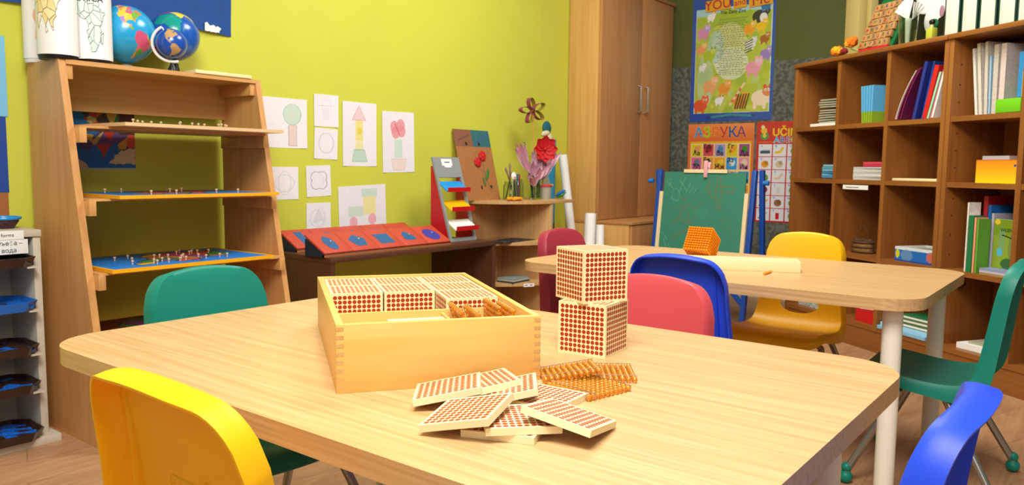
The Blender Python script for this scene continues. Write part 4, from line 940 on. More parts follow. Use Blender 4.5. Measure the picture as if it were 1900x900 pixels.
# rolls of paper standing on the floor
def roll(label, a, b, r, mt=PAPER, name='paper_roll'):
    m = MB(); a = Vector(a); b = Vector(b); d = (b-a).normalized(); s1 = d.orthogonal().normalized(); s2 = d.cross(s1)
    vs = []; n = 64; T = 2.4*2*PI
    for i in range(n+1):
        w = T*i/n; rr = r*(.55+.45*i/n); o = s1*math.cos(w)*rr+s2*math.sin(w)*rr; vs += [a+o, b+o]
    m.add(vs, [(2*i, 2*i+2, 2*i+3, 2*i+1) for i in range(n)], mt); return tag(m.done(name, None, solid=.0006), label, 'paper roll', 'paper rolls standing beside the cupboard')
roll('tallest white paper roll, leaning between corner shelf and cupboard', (3.43, 2.20, .02), (3.350, 2.265, .79), .024)
roll('thick white paper roll standing before the cupboard side', (3.215, 2.02, .02), (3.300, 2.06, .500), .031)
roll('shorter white paper roll, right of the thick one', (3.300, 2.00, .02), (3.372, 2.05, .440), .024)
cv = Cv(40, 120, '2E9CC8'); cv.poly([(0, 0), (.5, 0), (.62, .3), (.35, .6), (.0, .8)], 'A8A890'); cv.poly([(.3, 0), (1, 0), (1, .3), (.5, .25)], '3A4652')
t = thing('world_map_sheet', 'rolled blue map sheet leaning beside the white roll', 'map', (3.185, 2.30, .28)); painted('sheet', cv, lambda U, V: (.15*U*(1-.5*V)+V*.075, -.02*np.sin(U*PI), V*.585), PRINT, t, back=(PAPER, .0008))
# black keyboard-like mat and papers on lower shelves
cv = Cv(80, 40, '22242E'); r = np.random.RandomState(3)
for _ in range(160): cv.ell(r.rand(), r.rand(), .008, .012, '9AA0B0')
t = thing('patterned_mat', 'dark patterned mat on the middle board of the corner shelf', 'mat', (2.700, 2.125, .3905), R(2)); painted('sheet', cv, lambda U, V: (U*.24, V*.12, .002+U*0), PRINT, t); m = MB(); m.span((0, 0, 0), (.24, .12, .0018), BLACK); m.done('backing', t)
for k in range(3):
    m = MB(); m.span((0, 0, 0), (.125, .09, .0065), mat('booklet_%d' % k, ['2A3A34', 'B8B4A8', '8A9A92'][k], .5)); tag(m.done('booklet', None, loc=(2.755+.004*k, 2.120, .2062+.0067*k), rot=(0, 0, R(3*k))), '%s booklet on the lower board of the corner shelf' % ['dark green, bottommost', 'light grey, middle', 'grey green, topmost'][k], 'booklet', 'booklets on the corner shelf')
t = thing('shelf_label', 'white label strip on the lower board edge of the corner shelf', 'label', (2.800, 2.0935, .189), R(-29)); m = MB(); m.span((0, 0, 0), (.052, .001, .015), PAPER); m.done('strip', t); m = MB(); m.span((.006, -.0004, .006), (.020, 0, .009), INK); m.span((.030, -.0004, .006), (.044, 0, .009), INK); m.done('print', t)

# ------------------------------------------------------------------ tall cupboard
t = thing('cupboard', 'tall two door oak cupboard beside the lime wall', 'cupboard', (3.93, 2.25, 0))
def Cc(x, y, z): return (x-3.93, y-2.25, z)
m = MB(); m.span(Cc(3.525, 2.175, .452), Cc(4.33, 2.355, 1.690), OAKV, bev=.001); m.done('body', t)
hd = mat('brushed_steel_handle', 'DAD8D0', .25, metal=.9)
for x0_, x1_, hx_ in ((3.528, 3.953, 3.915), (3.957, 4.328, 3.995)):
    m = MB(); m.span(Cc(x0_, 2.157, .454), Cc(x1_, 2.174, 1.672), OAKD, bev=.001); d = m.done('door', t)
    m = MB(); m.tube([Cc(hx_, 2.157, 1.035), Cc(hx_, 2.135, 1.04), Cc(hx_, 2.135, 1.175), Cc(hx_, 2.157, 1.18)], .006, hd, 10); m.done('handle', d)
m = MB(); m.span(Cc(3.515, 2.148, 1.674), Cc(4.34, 2.356, 1.692), OAKD, bev=.002); m.done('cornice', t)
t = thing('base_cabinet', 'low oak base cabinet under the tall cupboard', 'cabinet', (3.93, 2.15, 0))
m = MB(); m.span((3.525-3.93, 1.972-2.15, 0), (4.33-3.93, 2.355-2.15, .437), OAKV, bev=.001); m.done('body', t)
m = MB(); m.span((3.52-3.93, 1.950-2.15, .437), (4.335-3.93, 2.357-2.15, .4515), OAKD, bev=.001); m.done('top_board', t)
for a, b in ((3.528, 3.928), (3.932, 4.327)): m = MB(); m.span((a-3.93, 1.954-2.15, .03), (b-3.93, 1.971-2.15, .433), OAKD, bev=.001); m.done('door', t)

# ------------------------------------------------------------------ easel with chalkboard
def lerp(a, b, f): return tuple(p+(q-p)*f for p, q in zip(a, b))
EB = mat('blue_easel_paint', '15489E', .4, noise=.05); EB2 = mat('light_blue_easel_paint', '1A74C4', .4)
t = thing('easel', 'blue wooden easel with a green chalkboard', 'easel', (3.48, 1.56, 0))
def E_(x, y, z): return (x-3.48, y-1.56, z)
def bar(m, a, b, w, d, mt):
    a = Vector(a); b = Vector(b); dd = b-a; L_ = dd.length; q = dd.to_track_quat('Z', 'Y').to_matrix().to_4x4(); m.box((0, 0, L_/2), (w, d, L_), mt, M=Matrix.Translation(a) @ q, bev=.001)
lean = lambda z: 3.50-(.72-z)*.13
for y in (1.786, 1.317):
    m = MB(); bar(m, E_(lean(0), y+(.0 if y > 1.5 else .0), 0), E_(lean(.72), y, .720), .020, .030, EB); m.done('front_post', t)
    m = MB(); bar(m, E_(3.60, y+(.024 if y > 1.5 else -.024), 0), E_(3.522, y+(.024 if y > 1.5 else -.024), .722), .020, .026, EB); m.done('rear_post', t)
    m = MB(); m.lathe([(.0, -.012), (.011, -.012), (.011, .012), (0, .012)], EB2, 14, I4(E_(3.50, y+(.052 if y > 1.5 else -.052), .665), (R(90), 0, 0))); m.done('wing_knob', t)
m = MB(); bar(m, E_(lean(.16), 1.317, .16), E_(3.63, 1.317, .23), .014, .02, EB2); bar(m, E_(lean(.16), 1.786, .16), E_(3.63, 1.786, .23), .014, .02, EB2); bar(m, E_(lean(.1), 1.31, .1), E_(lean(.3), 1.50, .29), .014, .02, EB); m.done('brace', t)
cv = Cv(220, 220, '2E7B62', 1.0); cv.speckle(.02, 2)
BRC = '6B6546'; WHC = '6FA892'
cv.ring(.33, .60, .10, .085, .0045, BRC, .8); cv.line([(.13, .47), (.22, .55), (.24, .60)], .004, BRC, .8); cv.line([(.15, .52), (.23, .56)], .004, BRC, .7); cv.line([(.16, .64), (.26, .68)], .004, BRC, .7); cv.line([(.42, .66), (.50, .72)], .004, BRC, .8); cv.line([(.22, .76), (.32, .72)], .004, BRC, .8)
cv.line([(.15, .33), (.22, .40), (.34, .46), (.48, .45), (.62, .38)], .0045, BRC, .85); cv.line([(.34, .66), (.35, .52)], .006, BRC, .6); cv.ring(.28, .65, .02, .025, .003, BRC, .7); cv.line([(.28, .54), (.34, .56), (.33, .50)], .004, BRC, .6)
cv.line([(.58, .93), (.54, .85), (.60, .77), (.66, .75), (.66, .95), (.70, .95), (.71, .86), (.86, .87), (.86, .81), (.73, .82), (.72, .66), (.68, .66), (.67, .74)], .006, BRC, .8); cv.ring(.60, .85, .03, .035, .004, BRC, .7); cv.ring(.69, .84, .03, .03, .004, BRC, .7)
cv.line([(.74, .54), (.80, .58), (.88, .50), (.87, .43)], .004, BRC, .5); cv.line([(.74, .54), (.86, .40)], .003, BRC, .5)
for a in ((.20, .92, .30, .82), (.27, .95, .20, .80), (.34, .90, .29, .80), (.38, .86, .33, .80), (.42, .85, .38, .79), (.05, .90, .12, .84), (.10, .75, .20, .72), (.02, .42, .10, .35), (.05, .36, .16, .14), (.12, .30, .22, .20)): cv.line([a[:2], a[2:]], .003, WHC, .6)
cv.ring(.16, .78, .05, .06, .003, WHC, .5); cv.ring(.06, .90, .03, .03, .003, WHC, .5); cv.ell(.5, .62, .1, .06, '3A8A70', .3)
bw, bh = .405, .50
bt = thing('chalkboard', 'green chalkboard with chalk scribbles resting on the easel', 'board', (lean(.215)-.017, 1.7510, .215), 0, rot=(0, 0, 0))
bt.matrix_world = Matrix.Translation((lean(.215)-.026, 1.7510, .215)) @ Matrix.Rotation(R(-90), 4, 'Z') @ Matrix.Rotation(-math.atan(.13), 4, 'X')
o = painted('panel', cv, flat(bw, bh), CHALKP, bt, back=(mat('board_edge', '205542', .6), .006))
PL = mat('pale_pine_strip', 'E4CDA0', .5)
for xx in (-.018, bw): m = MB(); m.span((xx, -.004, 0), (xx+.018, .010, .405), PL); m.done('side_strip', bt)
m = MB(); m.span((.100, -.006, bh-.004), (.315, .010, bh+.012), PL); m.done('top_strip', bt)
t = thing('clothes_peg', 'pink clothes peg on top of the chalkboard', 'peg'); t.matrix_world = bt.matrix_world @ Matrix.Translation((.212, -.008, bh-.022))
m = MB(); m.box((0, -.004, .035), (.018, .006, .078), mat('pink_plastic', 'E4A6AE', .4), rot=(R(6), 0, 0), bev=.001); m.box((0, .022, .040), (.018, .006, .066), mat('pink_plastic2', 'E4A6AE', .4), rot=(R(-14), 0, 0), bev=.001); m.done('jaw', t); m = MB(); m.tube([(-.010, .004, .040), (.010, .004, .040)], .003, WIRE, 8); m.done('spring', t)

# ------------------------------------------------------------------ posters on the back wall
PXW = 4.3793
def bp(Y, z): return (PXW, Y, z)
def animal(cv, x, y, s, body, head, ear=None):
    s *= 1.22
    cv.ell(x, y, s, s*.8*cv.asp, body); cv.ell(x+s*.7, y+s*.7*cv.asp, s*.55, s*.55*cv.asp, head)
    cv.ell(x+s*.4, y+s*1.15*cv.asp, s*.2, s*.25*cv.asp, ear or head); cv.ell(x+s*1.0, y+s*1.15*cv.asp, s*.2, s*.25*cv.asp, ear or head)
    for a in (.5, .85): cv.ell(x+s*a, y+s*.8*cv.asp, s*.12, s*.14*cv.asp, 'FFFFFF'); cv.ell(x+s*a, y+s*.8*cv.asp, s*.06, s*.07*cv.asp, '202020')
    for a in (-.6, .4): cv.ell(x+s*a, y-s*.8*cv.asp, s*.2, s*.4*cv.asp, body)
# big poster
PYL, PYR, PZB, PZT = 2.058, 1.566, 1.003, 1.775
W, H = PYL-PYR, PZT-PZB
t = thing('poster', 'large blue framed animal rhyme poster headed You and Me', 'poster', (4.3780, PYL, PZB), R(-90))
cv = Cv(190, 300, '1E4CA8', W/H)
IX0, IY0, IX1, IY1 = .055, .065, .955, .83
cv.rect(IX0-.008, IY0-.005, IX1+.008, IY1+.005, 'D8E6F0'); cv.rect(IX0, IY0, IX1, IY1, 'B2C23C')
r = np.random.RandomState(8)
for _ in range(120): x, y = IX0+r.rand()*(IX1-IX0), IY0+r.rand()*(IY1-IY0); cv.ell(x, y, .02+.05*r.rand(), .015+.03*r.rand(), ['A6BC30', 'C6CE52', '8FB23A', 'BBD08C', 'D2D04A'][r.randint(5)], .6)
cv.rect(IX0, .78, IX1, IY1, 'A9D2DA'); cv.poly(wob([(.06, .76), (.3, .80), (.5, .81), (.7, .80), (.95, .77), (.95, .70), (.06, .70)], .012, 3), 'A3BC34')
cv.ell(.47, .52, .22, .20, 'D9DC9E', .8); cv.ell(.5, .42, .2, .12, 'DCE6C8', .8); cv.ell(.30, .55, .1, .12, 'A9CFC4', .7); cv.ell(.18, .3, .1, .2, 'B5D8D4', .5)
for k in range(34):
    y = .745-k*.0125
    if y < .33: break
    x0q = .33+.03*math.sin(k*1.7); x1q = .66+.03*math.cos(k*2.3); x = x0q
    while x < x1q: w = .01+.03*r.rand(); cv.rect(x, y, min(x+w, x1q), y+.0055, '6E7A3A', .75); x += w+.008
animal(cv, .82, .74, .075, '2E2C36', '2E2C36'); cv.ell(.86, .73, .045, .035, 'E8E8E4')
animal(cv, .14, .66, .06, 'D98FB4', 'B9A0DA', 'E2A8C4'); animal(cv, .12, .54, .045, 'F09A5A', 'F2B860'); animal(cv, .22, .49, .06, 'A9C21E', 'B9CC2A', '8FB020')
animal(cv, .70, .66, .055, 'F0A020', 'EFC23A'); animal(cv, .84, .67, .05, 'EFC21E', 'EFC21E'); animal(cv, .72, .55, .05, 'E6E6E2', 'D8D8D4'); animal(cv, .88, .58, .045, 'A8602A', 'C07A38'); animal(cv, .90, .47, .055, '9A7FC6', 'B092D2'); animal(cv, .76, .38, .075, 'E79AB0', 'F0AEC0')
animal(cv, .14, .40, .035, 'E8E4E0', 'F0ECE8'); animal(cv, .24, .26, .07, 'E9A86A', 'F0B47A'); animal(cv, .42, .24, .06, 'E8952A', 'F0A840'); animal(cv, .13, .12, .07, 'E0562E', 'E86A3A'); animal(cv, .62, .14, .065, 'E28A1E', 'F0A82E'); animal(cv, .86, .16, .09, 'F2DCC2', 'E08A52', 'D0602E'); animal(cv, .36, .15, .04, 'F0EEEA', 'F2F0EC', 'D05050')
animal(cv, .23, .77, .04, 'F2F0E8', 'F2F0E8', 'F0A030'); animal(cv, .88, .81, .045, '2E70B0', '3E86C8')
for k in range(7): cv.line([(.50+k*.022, .12+k*.02), (.53+k*.022, .15+k*.02)], .008, 'D8604A' if k % 2 else 'F0D0B0')
for k in range(5): cv.line([(.56+k*.03, .09), (.60+k*.03, .19)], .006, '3A2A20', .8)
for k in range(5): cv.line([(.66, .56-k*.018), (.74, .58-k*.018)], .0035, '30303A')
for q in ((0, 0, IX0-.008, 1), (IX1+.008, 0, 1, 1), (0, 0, 1, IY0-.005), (0, IY1+.005, 1, 1)): cv.rect(*q, '1E4CA8')
cv.poly([(.20, .02), (.80, .03), (.80, .045), (.22, .035)], '1F3A7A'); cv.line([(.28, .03), (.5, .045), (.75, .035)], .008, '2E8A9A')
painted('sheet', cv, flat(W, H, curl=.0008), GLOSSP, t, back=(PAPER, .0012))
TAG = mat('orange_title_tag', 'E9A51C', .5); TRD = mat('red_title_letters', 'B51A3C', .5)
m = MB()
for cx, w, tx, sz, a in ((.155, .15, 'YOU', .075, 3), (.285, .075, 'and', .048, 5), (.405, .135, 'Me', .082, 4)):
    m.box((cx, -.0045, H-.112), (w, .003, .062), TAG, rot=(0, -R(a), 0)); m.text(tx, sz, TRD, I4((cx, -.0070, H-.112), (0, -R(a), 0)), bold=0)
m.text('The Zany Zoo', .026, INK, I4((W*.5, -.0035, H*.795))); m.done('title', t)
# АЗБУКА poster
PYL, PYR, PZB, PZT = 2.063, 1.662, .50, .988; W, H = PYL-PYR, PZT-PZB
t = thing('alphabet_poster', 'orange Cyrillic alphabet poster with coloured letter cells', 'poster', bp(PYL, PZB), R(-90))
cv = Cv(200, 240, 'E2703A', W/H)
for k in range(40): cv.rect(0, .8+k*.005, 1, .806+k*.005, tuple(hx('E06A34')*(1-k/40)+hx('EE8C50')*k/40))
cv.rect(.035, 0, .965, .79, 'E8B422'); CW, CHh = .176, .155
cols = [['E0D21E', 'D84C5A', 'B59AD0', 'D8C81E', 'A83A96'], ['E46AA8', 'EE9A3A', 'F0A01E', '2E9BE0', 'E690B8'], ['C05AB8', 'F0B41E', '2E7C4A', 'F0A08A', '1E8AE0'], ['5AB04A', 'E8C43A', 'D05060', '4AA0D0', 'F09A3A'], ['E0902A', '5AA0D0', 'D8C81E', 'C86AA0', '6AB060']]
pic = ['E8A060', 'A02030', '4A8AC0', 'F0A030', '3E8A2E', '6A7A8A', '3E8A5A', 'E8C83A', 'D8ECF8', 'E8D0B0', 'C02040', 'F0E0C0', '4AA040', 'E8D8C0', 'F0D050']
for rr_ in range(5):
    for cc_ in range(5):
        x, y = .055+cc_*.181, .775-(rr_+1)*.160; cv.rect(x-.004, y-.003, x+CW-.005, y+CHh-.005, 'F4E8B0'); cv.rect(x+.004, y+.003, x+CW-.013, y+CHh-.011, cols[rr_][cc_])
        pc = pic[(rr_*5+cc_) % 15]; r = np.random.RandomState(rr_*5+cc_); cv.ell(x+.09, y+.085, .045, .04, pc); cv.ell(x+.09+.03*r.randn()*.5, y+.105, .03, .025, pc); cv.ell(x+.06, y+.06, .02, .02, tuple(hx(pc)*.7))
painted('sheet', cv, flat(W, H, curl=.001), GLOSSP, t, back=(PAPER, .001))
TL_ = [mat('title_%d' % i, c, .5) for i, c in enumerate(('1E9AE8', 'A8C81E', 'E86A3A', 'C8243C', '1E4AA8', '8A2A7A'))]
YOL = mat('yellow_outline', 'F0C82A', .5)
m = MB()
for i, chx in enumerate('АЗБУКА'):
    m.text(chx, .082, YOL, I4((.066+i*.052, -.0022, H-.052), (0, -R(2), 0)), bold=.035); m.text(chx, .082, TL_[i], I4((.066+i*.052, -.0028, H-.052), (0, -R(2), 0)), bold=.015)
m.done('title', t)
pairs = ['Аа', 'Бб', 'Вв', 'Гг', 'Дд', 'Ђђ', 'Ее', 'Жж', 'Зз', 'Ии', 'Јј', 'Кк', 'Лл', 'Љљ', 'Мм', 'Нн', 'Њњ', 'Оо', 'Пп', 'Рр', 'Сс', 'Тт', 'Ћћ', 'Уу', 'Фф']
for i, p in enumerate(pairs):
    rr_, cc_ = divmod(i, 5); hi = p in ('Бб', 'Гг', 'Ее', 'Зз', 'Љљ', 'Кк'); x, y = (.055+cc_*.181+.085)*W, (.775-(rr_+1)*.160+(.115 if hi else .035))*H
    m = MB(); m.text(p, .036, INK, I4((x-(.008 if hi else 0), -.0022, y)), bold=.02, res=2); m.done('letter_pair', t)
# UČIMO poster
PYL, PYR, PZB, PZT = 1.648, 1.30, .432, .993; W, H = PYL-PYR, PZT-PZB
t = thing('alphabet_poster', 'red Latin alphabet poster with white picture cells, half behind the bookshelf', 'poster', bp(PYL, PZB), R(-90))
cv = Cv(160, 250, 'C8222C', W/H); cv.rect(.04, .795, 1, .80, 'F0A03A')
cw = .213; chh = .120
pcs = {(0, 0): ('line', '3A4A6A'), (0, 1): ('ban', 'F0C21E'), (1, 0): ('o', 'E89A20'), (1, 1): ('o', 'D8C0A0'), (2, 0): ('leaf', '5A9A3A'), (2, 1): ('ban', 'E8C8B0'), (3, 0): ('o', 'B8283A'), (3, 1): ('box', 'D8D8D8'), (4, 0): ('pen', 'F0A81E'), (4, 1): ('o', '9A6A4A'), (5, 0): ('pen', 'A8C0D8'), (5, 1): ('box', 'D0202A')}
for rr_ in range(6):
    for cc_ in range(4):
        x, y = .045+cc_*.232, .785-(rr_+1)*.128; cv.rect(x, y, x+cw, y+chh, 'E8E8F0')
        ty, c = pcs.get((rr_, cc_), ('o', '6AA040')); cx, cy = x+cw/2, y+chh*.42
        if ty == 'o': cv.ell(cx, cy, .06, .034, c); cv.ell(cx+.02, cy+.012, .03, .02, tuple(hx(c)*.8))
        elif ty == 'ban': cv.line([(cx-.06, cy-.015), (cx+.01, cy-.008), (cx+.05, cy+.03)], .012, c)
        elif ty == 'leaf': cv.ell(cx, cy, .05, .03, c); cv.ell(cx+.04, cy-.01, .02, .03, c)
        elif ty == 'pen': cv.line([(cx-.06, cy-.025), (cx+.06, cy+.025)], .009, c); cv.ell(cx-.065, cy-.028, .012, .008, '606060')
        elif ty == 'box': cv.rect(cx-.03, cy-.035, cx+.03, cy+.03, c)
        elif ty == 'line': cv.rect(cx-.08, cy-.025, cx+.08, cy+.005, c); cv.rect(cx-.06, cy+.005, cx+.08, cy+.015, 'B8C0C8')
cv.ell(.13, .86, .065, .04, '2E9A5A'); cv.ell(.13, .86, .03, .02, 'E8C832'); cv.ell(.12, .91, .05, .03, 'F0B83A'); cv.ell(.10, .945, .03, .02, 'E8D8A0')
painted('sheet', cv, flat(W, H, curl=.001), GLOSSP, t, back=(PAPER, .001))
m = MB(); m.text('UČIMO', .058, YOL, I4((.185, -.0022, H-.062)), bold=.03)
for i, (chx, c) in enumerate(zip('ABECEDU', (0, 4, 5, 1, 3, 0, 5))): m.text(chx, .044, PAPER, I4((.115+i*.031, -.0022, H-.103)), bold=.05); m.text(chx, .044, TL_[c], I4((.115+i*.031, -.0028, H-.103)), bold=.01)
m.done('title', t); BLT = mat('light_blue_letters', '3A9AE0', .5)
for i, chx in enumerate(['A', 'B', 'C', 'Č', 'Ć', 'D', 'DŽ', 'Đ', 'E', 'F', 'G', 'H', 'I', 'J', 'K', 'L', 'LJ', 'M', 'N', 'NJ', 'O', 'P', 'R', 'S']):
    rr_, cc_ = divmod(i, 4); m = MB(); m.text(chx, .017, BLT, I4(((.045+cc_*.232+.05)*W, -.0022, (.785-(rr_+1)*.128+.1)*H)), res=2); m.done('letter', t)

# ------------------------------------------------------------------ bookshelves
DEP = .255; Zs = [.085, .362, .670, .900]; TH = .018; TOP = 1.187
def bookcase(label, s0, wd, divs, zs=Zs):
    t = thing('bookcase', label, 'bookcase', bs(s0, 0, 0), BA+PI, 'brown alder bookcases along the right wall')
    for x in (0, wd-.02): m = MB(); m.span((x, 0, 0), (x+.02, DEP, TOP), ALDER, bev=.0008); m.done('side_panel', t)
    for x in divs: m = MB(); m.span((x-.010, .002, zs[0]), (x+.010, DEP-.008, TOP), ALDER); m.done('divider', t)
    AX = ALDERX; xs = [.02]+[d for d in divs]+[wd-.02]
    m = MB(); m.span((0, -.010, TOP), (wd-.0005, DEP, TOP+.018), AX, bev=.003); m.done('top_board', t)
    for a, b in zip(xs, xs[1:]):
        a2 = a+(.010 if a != .02 else 0); b2 = b-(.010 if b != wd-.02 else 0)
        for z in zs: m = MB(); m.span((a2, .003, z), (b2, DEP-.008, z+TH), AX); m.done('shelf_board', t)
    m = MB(); m.span((.02, DEP-.008, zs[0]), (wd-.02, DEP-.002, TOP), ALDER); m.done('back_panel', t)
    m = MB(); m.span((.02, .006, 0), (wd-.02, .022, zs[0]), AX); m.done('plinth', t)
    return t
ALDERX = wood('alder_bookshelf_flat', '88501F', '9A6028', 'x', 16, .05, .42)
t = bookcase('brown bookcase with three columns next to the posters', .43, .881, [.302, .590])
t2 = bookcase('brown bookcase nearer the camera, cut by the right edge of the photo', -.4525, .90, [.308, .60])
m = MB(); m.text('KG', .030, INK, Matrix.Translation((.0205, .10, .315)) @ Matrix.Rotation(R(90), 4, 'Z') @ Matrix.Rotation(R(-40), 4, 'Y') @ Matrix.Translation((0, 0, 0)), bold=.02); tag(m.done('pen_mark', t2), None)
hl = mat('drill_hole', '4A2A14', .8)
m = MB()
for z in (.43, .50, .57, .63, .74, .80, .86, .97, 1.03, 1.10): m.lathe([(.0, 0), (.0028, 0), (.0028, .001), (0, .001)], hl, 8, Matrix.Translation((.0203, .035, z)) @ Matrix.Rotation(R(90), 4, 'Y'))
m.done('drill_holes', t2)
zt = [z+TH for z in Zs]
def item(name, label, cat, sv, d, z, rz=0, group=None, rx=0, ry=0):
    t = thing(name, label, cat, bs(sv, d, z+.0004), 0, group, rot=(rx, ry, BA+PI+R(rz))); return t
def bookbox(t, x, y, z, w, d, h, mt, page=True, rot=(0, 0, 0), nm='book'):
    """a book standing: thickness w along x, depth d along y, height h"""
    m = MB(); M = I4((x, y, z), rot)
    m.span((0, 0, 0), (.0012, d, h), mt, M=M); m.span((w-.0012, 0, 0), (w, d, h), mt, M=M); m.span((0, 0, 0), (w, .0012, h), mt, M=M)
    return m.done('cover', t), M
def book(label, sv, d, z, w, dp, h, mt, ry=0, rz=0, group=None, name='book', cat='book'):
    t = item(name, label, cat, sv, d, z+w*math.sin(R(max(ry, 0)))+.0003, rz, group, ry=R(ry)); o, M = bookbox(t, 0, 0, 0, w, dp, h, mt)
    m = MB(); m.span((.0012, .0012, .002), (w-.0012, dp-.003, h-.002), PAPER); m.done('pages', t); return t
C_ = lambda n, c, r=.45: mat(n, c, r)
# top row, column 1: paper stack
PG = mat('grey_newsprint', 'A8A78C', .8, noise=.08, nscale=80)
r = np.random.RandomState(4)
m0 = 'grey newsprint booklets on the top shelf of the first column'
for k in range(10):
    m = MB(); dx = .012*r.randn()*.5; m.grid(lambda u, v: (u*.17+dx, v*.16, .0016*math.sin(u*3+k*.3)), 8, 3, PG)
    o = m.done('booklet', None, solid=.006); o.location = bs(.318, .055, zt[3]+.0220+k*.0104); o.rotation_euler = (0, 0, BA+PI+R(2*r.randn())); tag(o, 'grey newsprint booklet in the bookcase pile, %s' % ['lowest', 'second from below', 'third from below', 'fourth from below', 'fifth from below', 'fifth from the top', 'fourth from the top', 'third from the top', 'second from the top', 'topmost'][k], 'booklet', m0)
m = MB(); m.span((0, 0, 0), (.19, .17, .014), PAPER); o = m.done('paper_stack', None); o.location = bs(.345, .03, zt[3]+.0004); o.rotation_euler = (0, 0, BA+PI); tag(o, 'white sheets of paper under the grey newsprint pile', 'paper')
# top row, column 2: light blue booklets
LB2 = C_('light_blue_cover', '5FB4E0'); LG = C_('green_cover_foot', '8CB02A')
for k in range(5):
    t = item('booklet', 'light blue booklet with green foot, %s of the row' % ['leftmost', 'second', 'third', 'fourth', 'rightmost'][k], 'booklet', -.001-k*.0125, .02, zt[3]+.0006, group='light blue booklets on the top shelf', ry=R(-5+k*1.3), rz=-3)
    m = MB(); m.span((0, 0, .045), (.009, .115, .150), LB2); m.span((0, 0, 0), (.009, .115, .045), LG); m.done('cover', t)
    m = MB(); m.span((.001, .001, .001), (.008, .1145, .1495), PAPER); m.done('pages', t)
book('red booklet with pink spine behind the light blue ones', -.004, .150, zt[3], .014, .09, .190, C_('red_pink_cover', 'D8505A'), group='books behind the light blue booklets')
book('dark blue book behind the light blue booklets', -.020, .150, zt[3], .03, .09, .186, C_('navy_cover', '1F3A78'), group='books behind the light blue booklets')
book('dark red book behind the light blue booklets', -.052, .150, zt[3], .03, .09, .175, C_('darkred_cover', 'A01E2A'), group='books behind the light blue booklets')
# top row, column 3: leaning magazines
def curved(label, sv, x1, h, mt, th=.003, d=.03, dp=.2, bend=.03, grp='magazines leaning on the top shelf'):
    t = item('magazine', label, 'magazine', sv, d, zt[3], group=grp); m = MB()
    m.grid(lambda u, v: (x1*v-bend*math.sin(PI*v)*-1*0+bend*(v*v-v), u*dp, .008+h*v), 4, 12, mt); m.done('cover', t, solid=th); return t
curved('white sheet curving under the maroon magazine', -.177, .092, .176, PAPER, .002, bend=.045)
curved('maroon magazine leaning in the third column', -.187, .092, .182, C_('maroon_cover', '7C1848'), .004, bend=.045)
curved('second maroon magazine with a white top edge', -.202, .088, .185, C_('plum_cover', '6E1E50'), .005, bend=.045)
book('navy blue folder leaning right of the maroon magazines', -.262, .03, zt[3], .016, .2, .215, C_('navy_folder', '22348A'), ry=13)
book('thin blue folder next to the navy one', -.285, .05, zt[3], .010, .18, .215, C_('blue_folder', '2A4AA0'), ry=12)
book('bright red folder leaning in the third column', -.312, .03, zt[3], .022, .2, .195, C_('bright_red_folder', 'D01E24', .3), ry=14)
book('mint green magazine leaning beside the red folder', -.340, .025, zt[3], .010, .19, .170, C_('mint_cover', 'A8D8B4'), ry=16)
book('pink edged magazine leaning beside the mint one', -.3545, .025, zt[3], .008, .19, .175, C_('pink_cover', 'D86A80'), ry=16)
t = item('magazine', 'white magazine with a green landscape, rightmost in the third column', 'magazine', -.3665, .02, zt[3]+.004, ry=R(15)); cv = Cv(40, 60, 'D8D2C4'); cv.rect(0, 0, 1, .3, '2E6A48'); cv.ell(.4, .32, .3, .1, 'A8C83A'); cv.ell(.7, .62, .12, .2, '4A2A38'); cv.ell(.3, .8, .2, .06, 'A8A8C8')
painted('cover', cv, lambda U, V: (0*U+.0, U*.20, V*.165), PRINT, t); m = MB(); m.span((.0005, 0, 0), (.008, .2, .165), PAPER); m.done('pages', t)
# second row
r = np.random.RandomState(9)
for k in range(6):
    m = MB(); m.span((0, 0, 0), (.12, .15, .0085), C_('lb_booklet_%d' % k, ['4AA0D8', '6AB8D8', '3A88C8', '7AC0D0', '58A8C8', '88C4D8'][k])); o = m.done('booklet'); o.location = bs(.300-.008*r.rand(), .07, zt[2]+.0045+k*.0100); o.rotation_euler = (0, 0, BA+PI+R(3*r.randn())); tag(o, 'light blue booklet in the low pile of the first column, %s' % ['lowest', 'second from below', 'third from below', 'third from the top', 'second from the top', 'topmost'][k], 'booklet', 'light blue booklets in the second row')
for k in range(8):
    m = MB(); m.span((0, 0, 0), (.168, .16, .0062), C_('white_booklet_%d' % (k % 3), ['D2D2CE', 'C4C6C8', 'DADAD2'][k % 3])); o = m.done('booklet'); o.location = bs(.048-.004*r.rand(), .03, zt[2]+.0004+k*.0066); o.rotation_euler = (0, 0, BA+PI+R(1.2*r.randn())); tag(o, 'white booklet in the pile above the shelf label, %s' % ['lowest', 'second from below', 'third from below', 'fourth from below', 'fourth from the top', 'third from the top', 'second from the top', 'topmost white one'][k], 'booklet', 'white booklets in the second column')
for k in range(2):
    m = MB(); m.span((0, 0, 0), (.118, .15, .009), C_('crimson_booklet_%d' % k, ['C8284A', 'D04458'][k])); o = m.done('booklet'); o.location = bs(.0, .04, zt[2]+.0548+k*.0098); o.rotation_euler = (0, 0, BA+PI+R(2)); tag(o, 'crimson booklet %s on the white pile' % ['lying directly', 'topmost'][k], 'booklet', 'crimson booklets in the second column')
t = item('shelf_label', 'white label card on the shelf edge of the second column', 'label', .062, -.004, zt[2]-.040); m = MB(); m.span((0, 0, 0), (.15, .001, .018), PAPER); m.done('strip', t); m = MB(); m.span((.02, -.0004, .007), (.095, 0, .0095), INK); m.done('print', t)
m = MB(); m.span((0, 0, .0004), (.245, .10, .010), TW, bev=.001); o = m.done('wooden_strip'); o.location = bs(-.178, .03, zt[2]); o.rotation_euler = (0, 0, BA+PI); tag(o, 'pale wooden strip on the empty second row shelf', 'board')
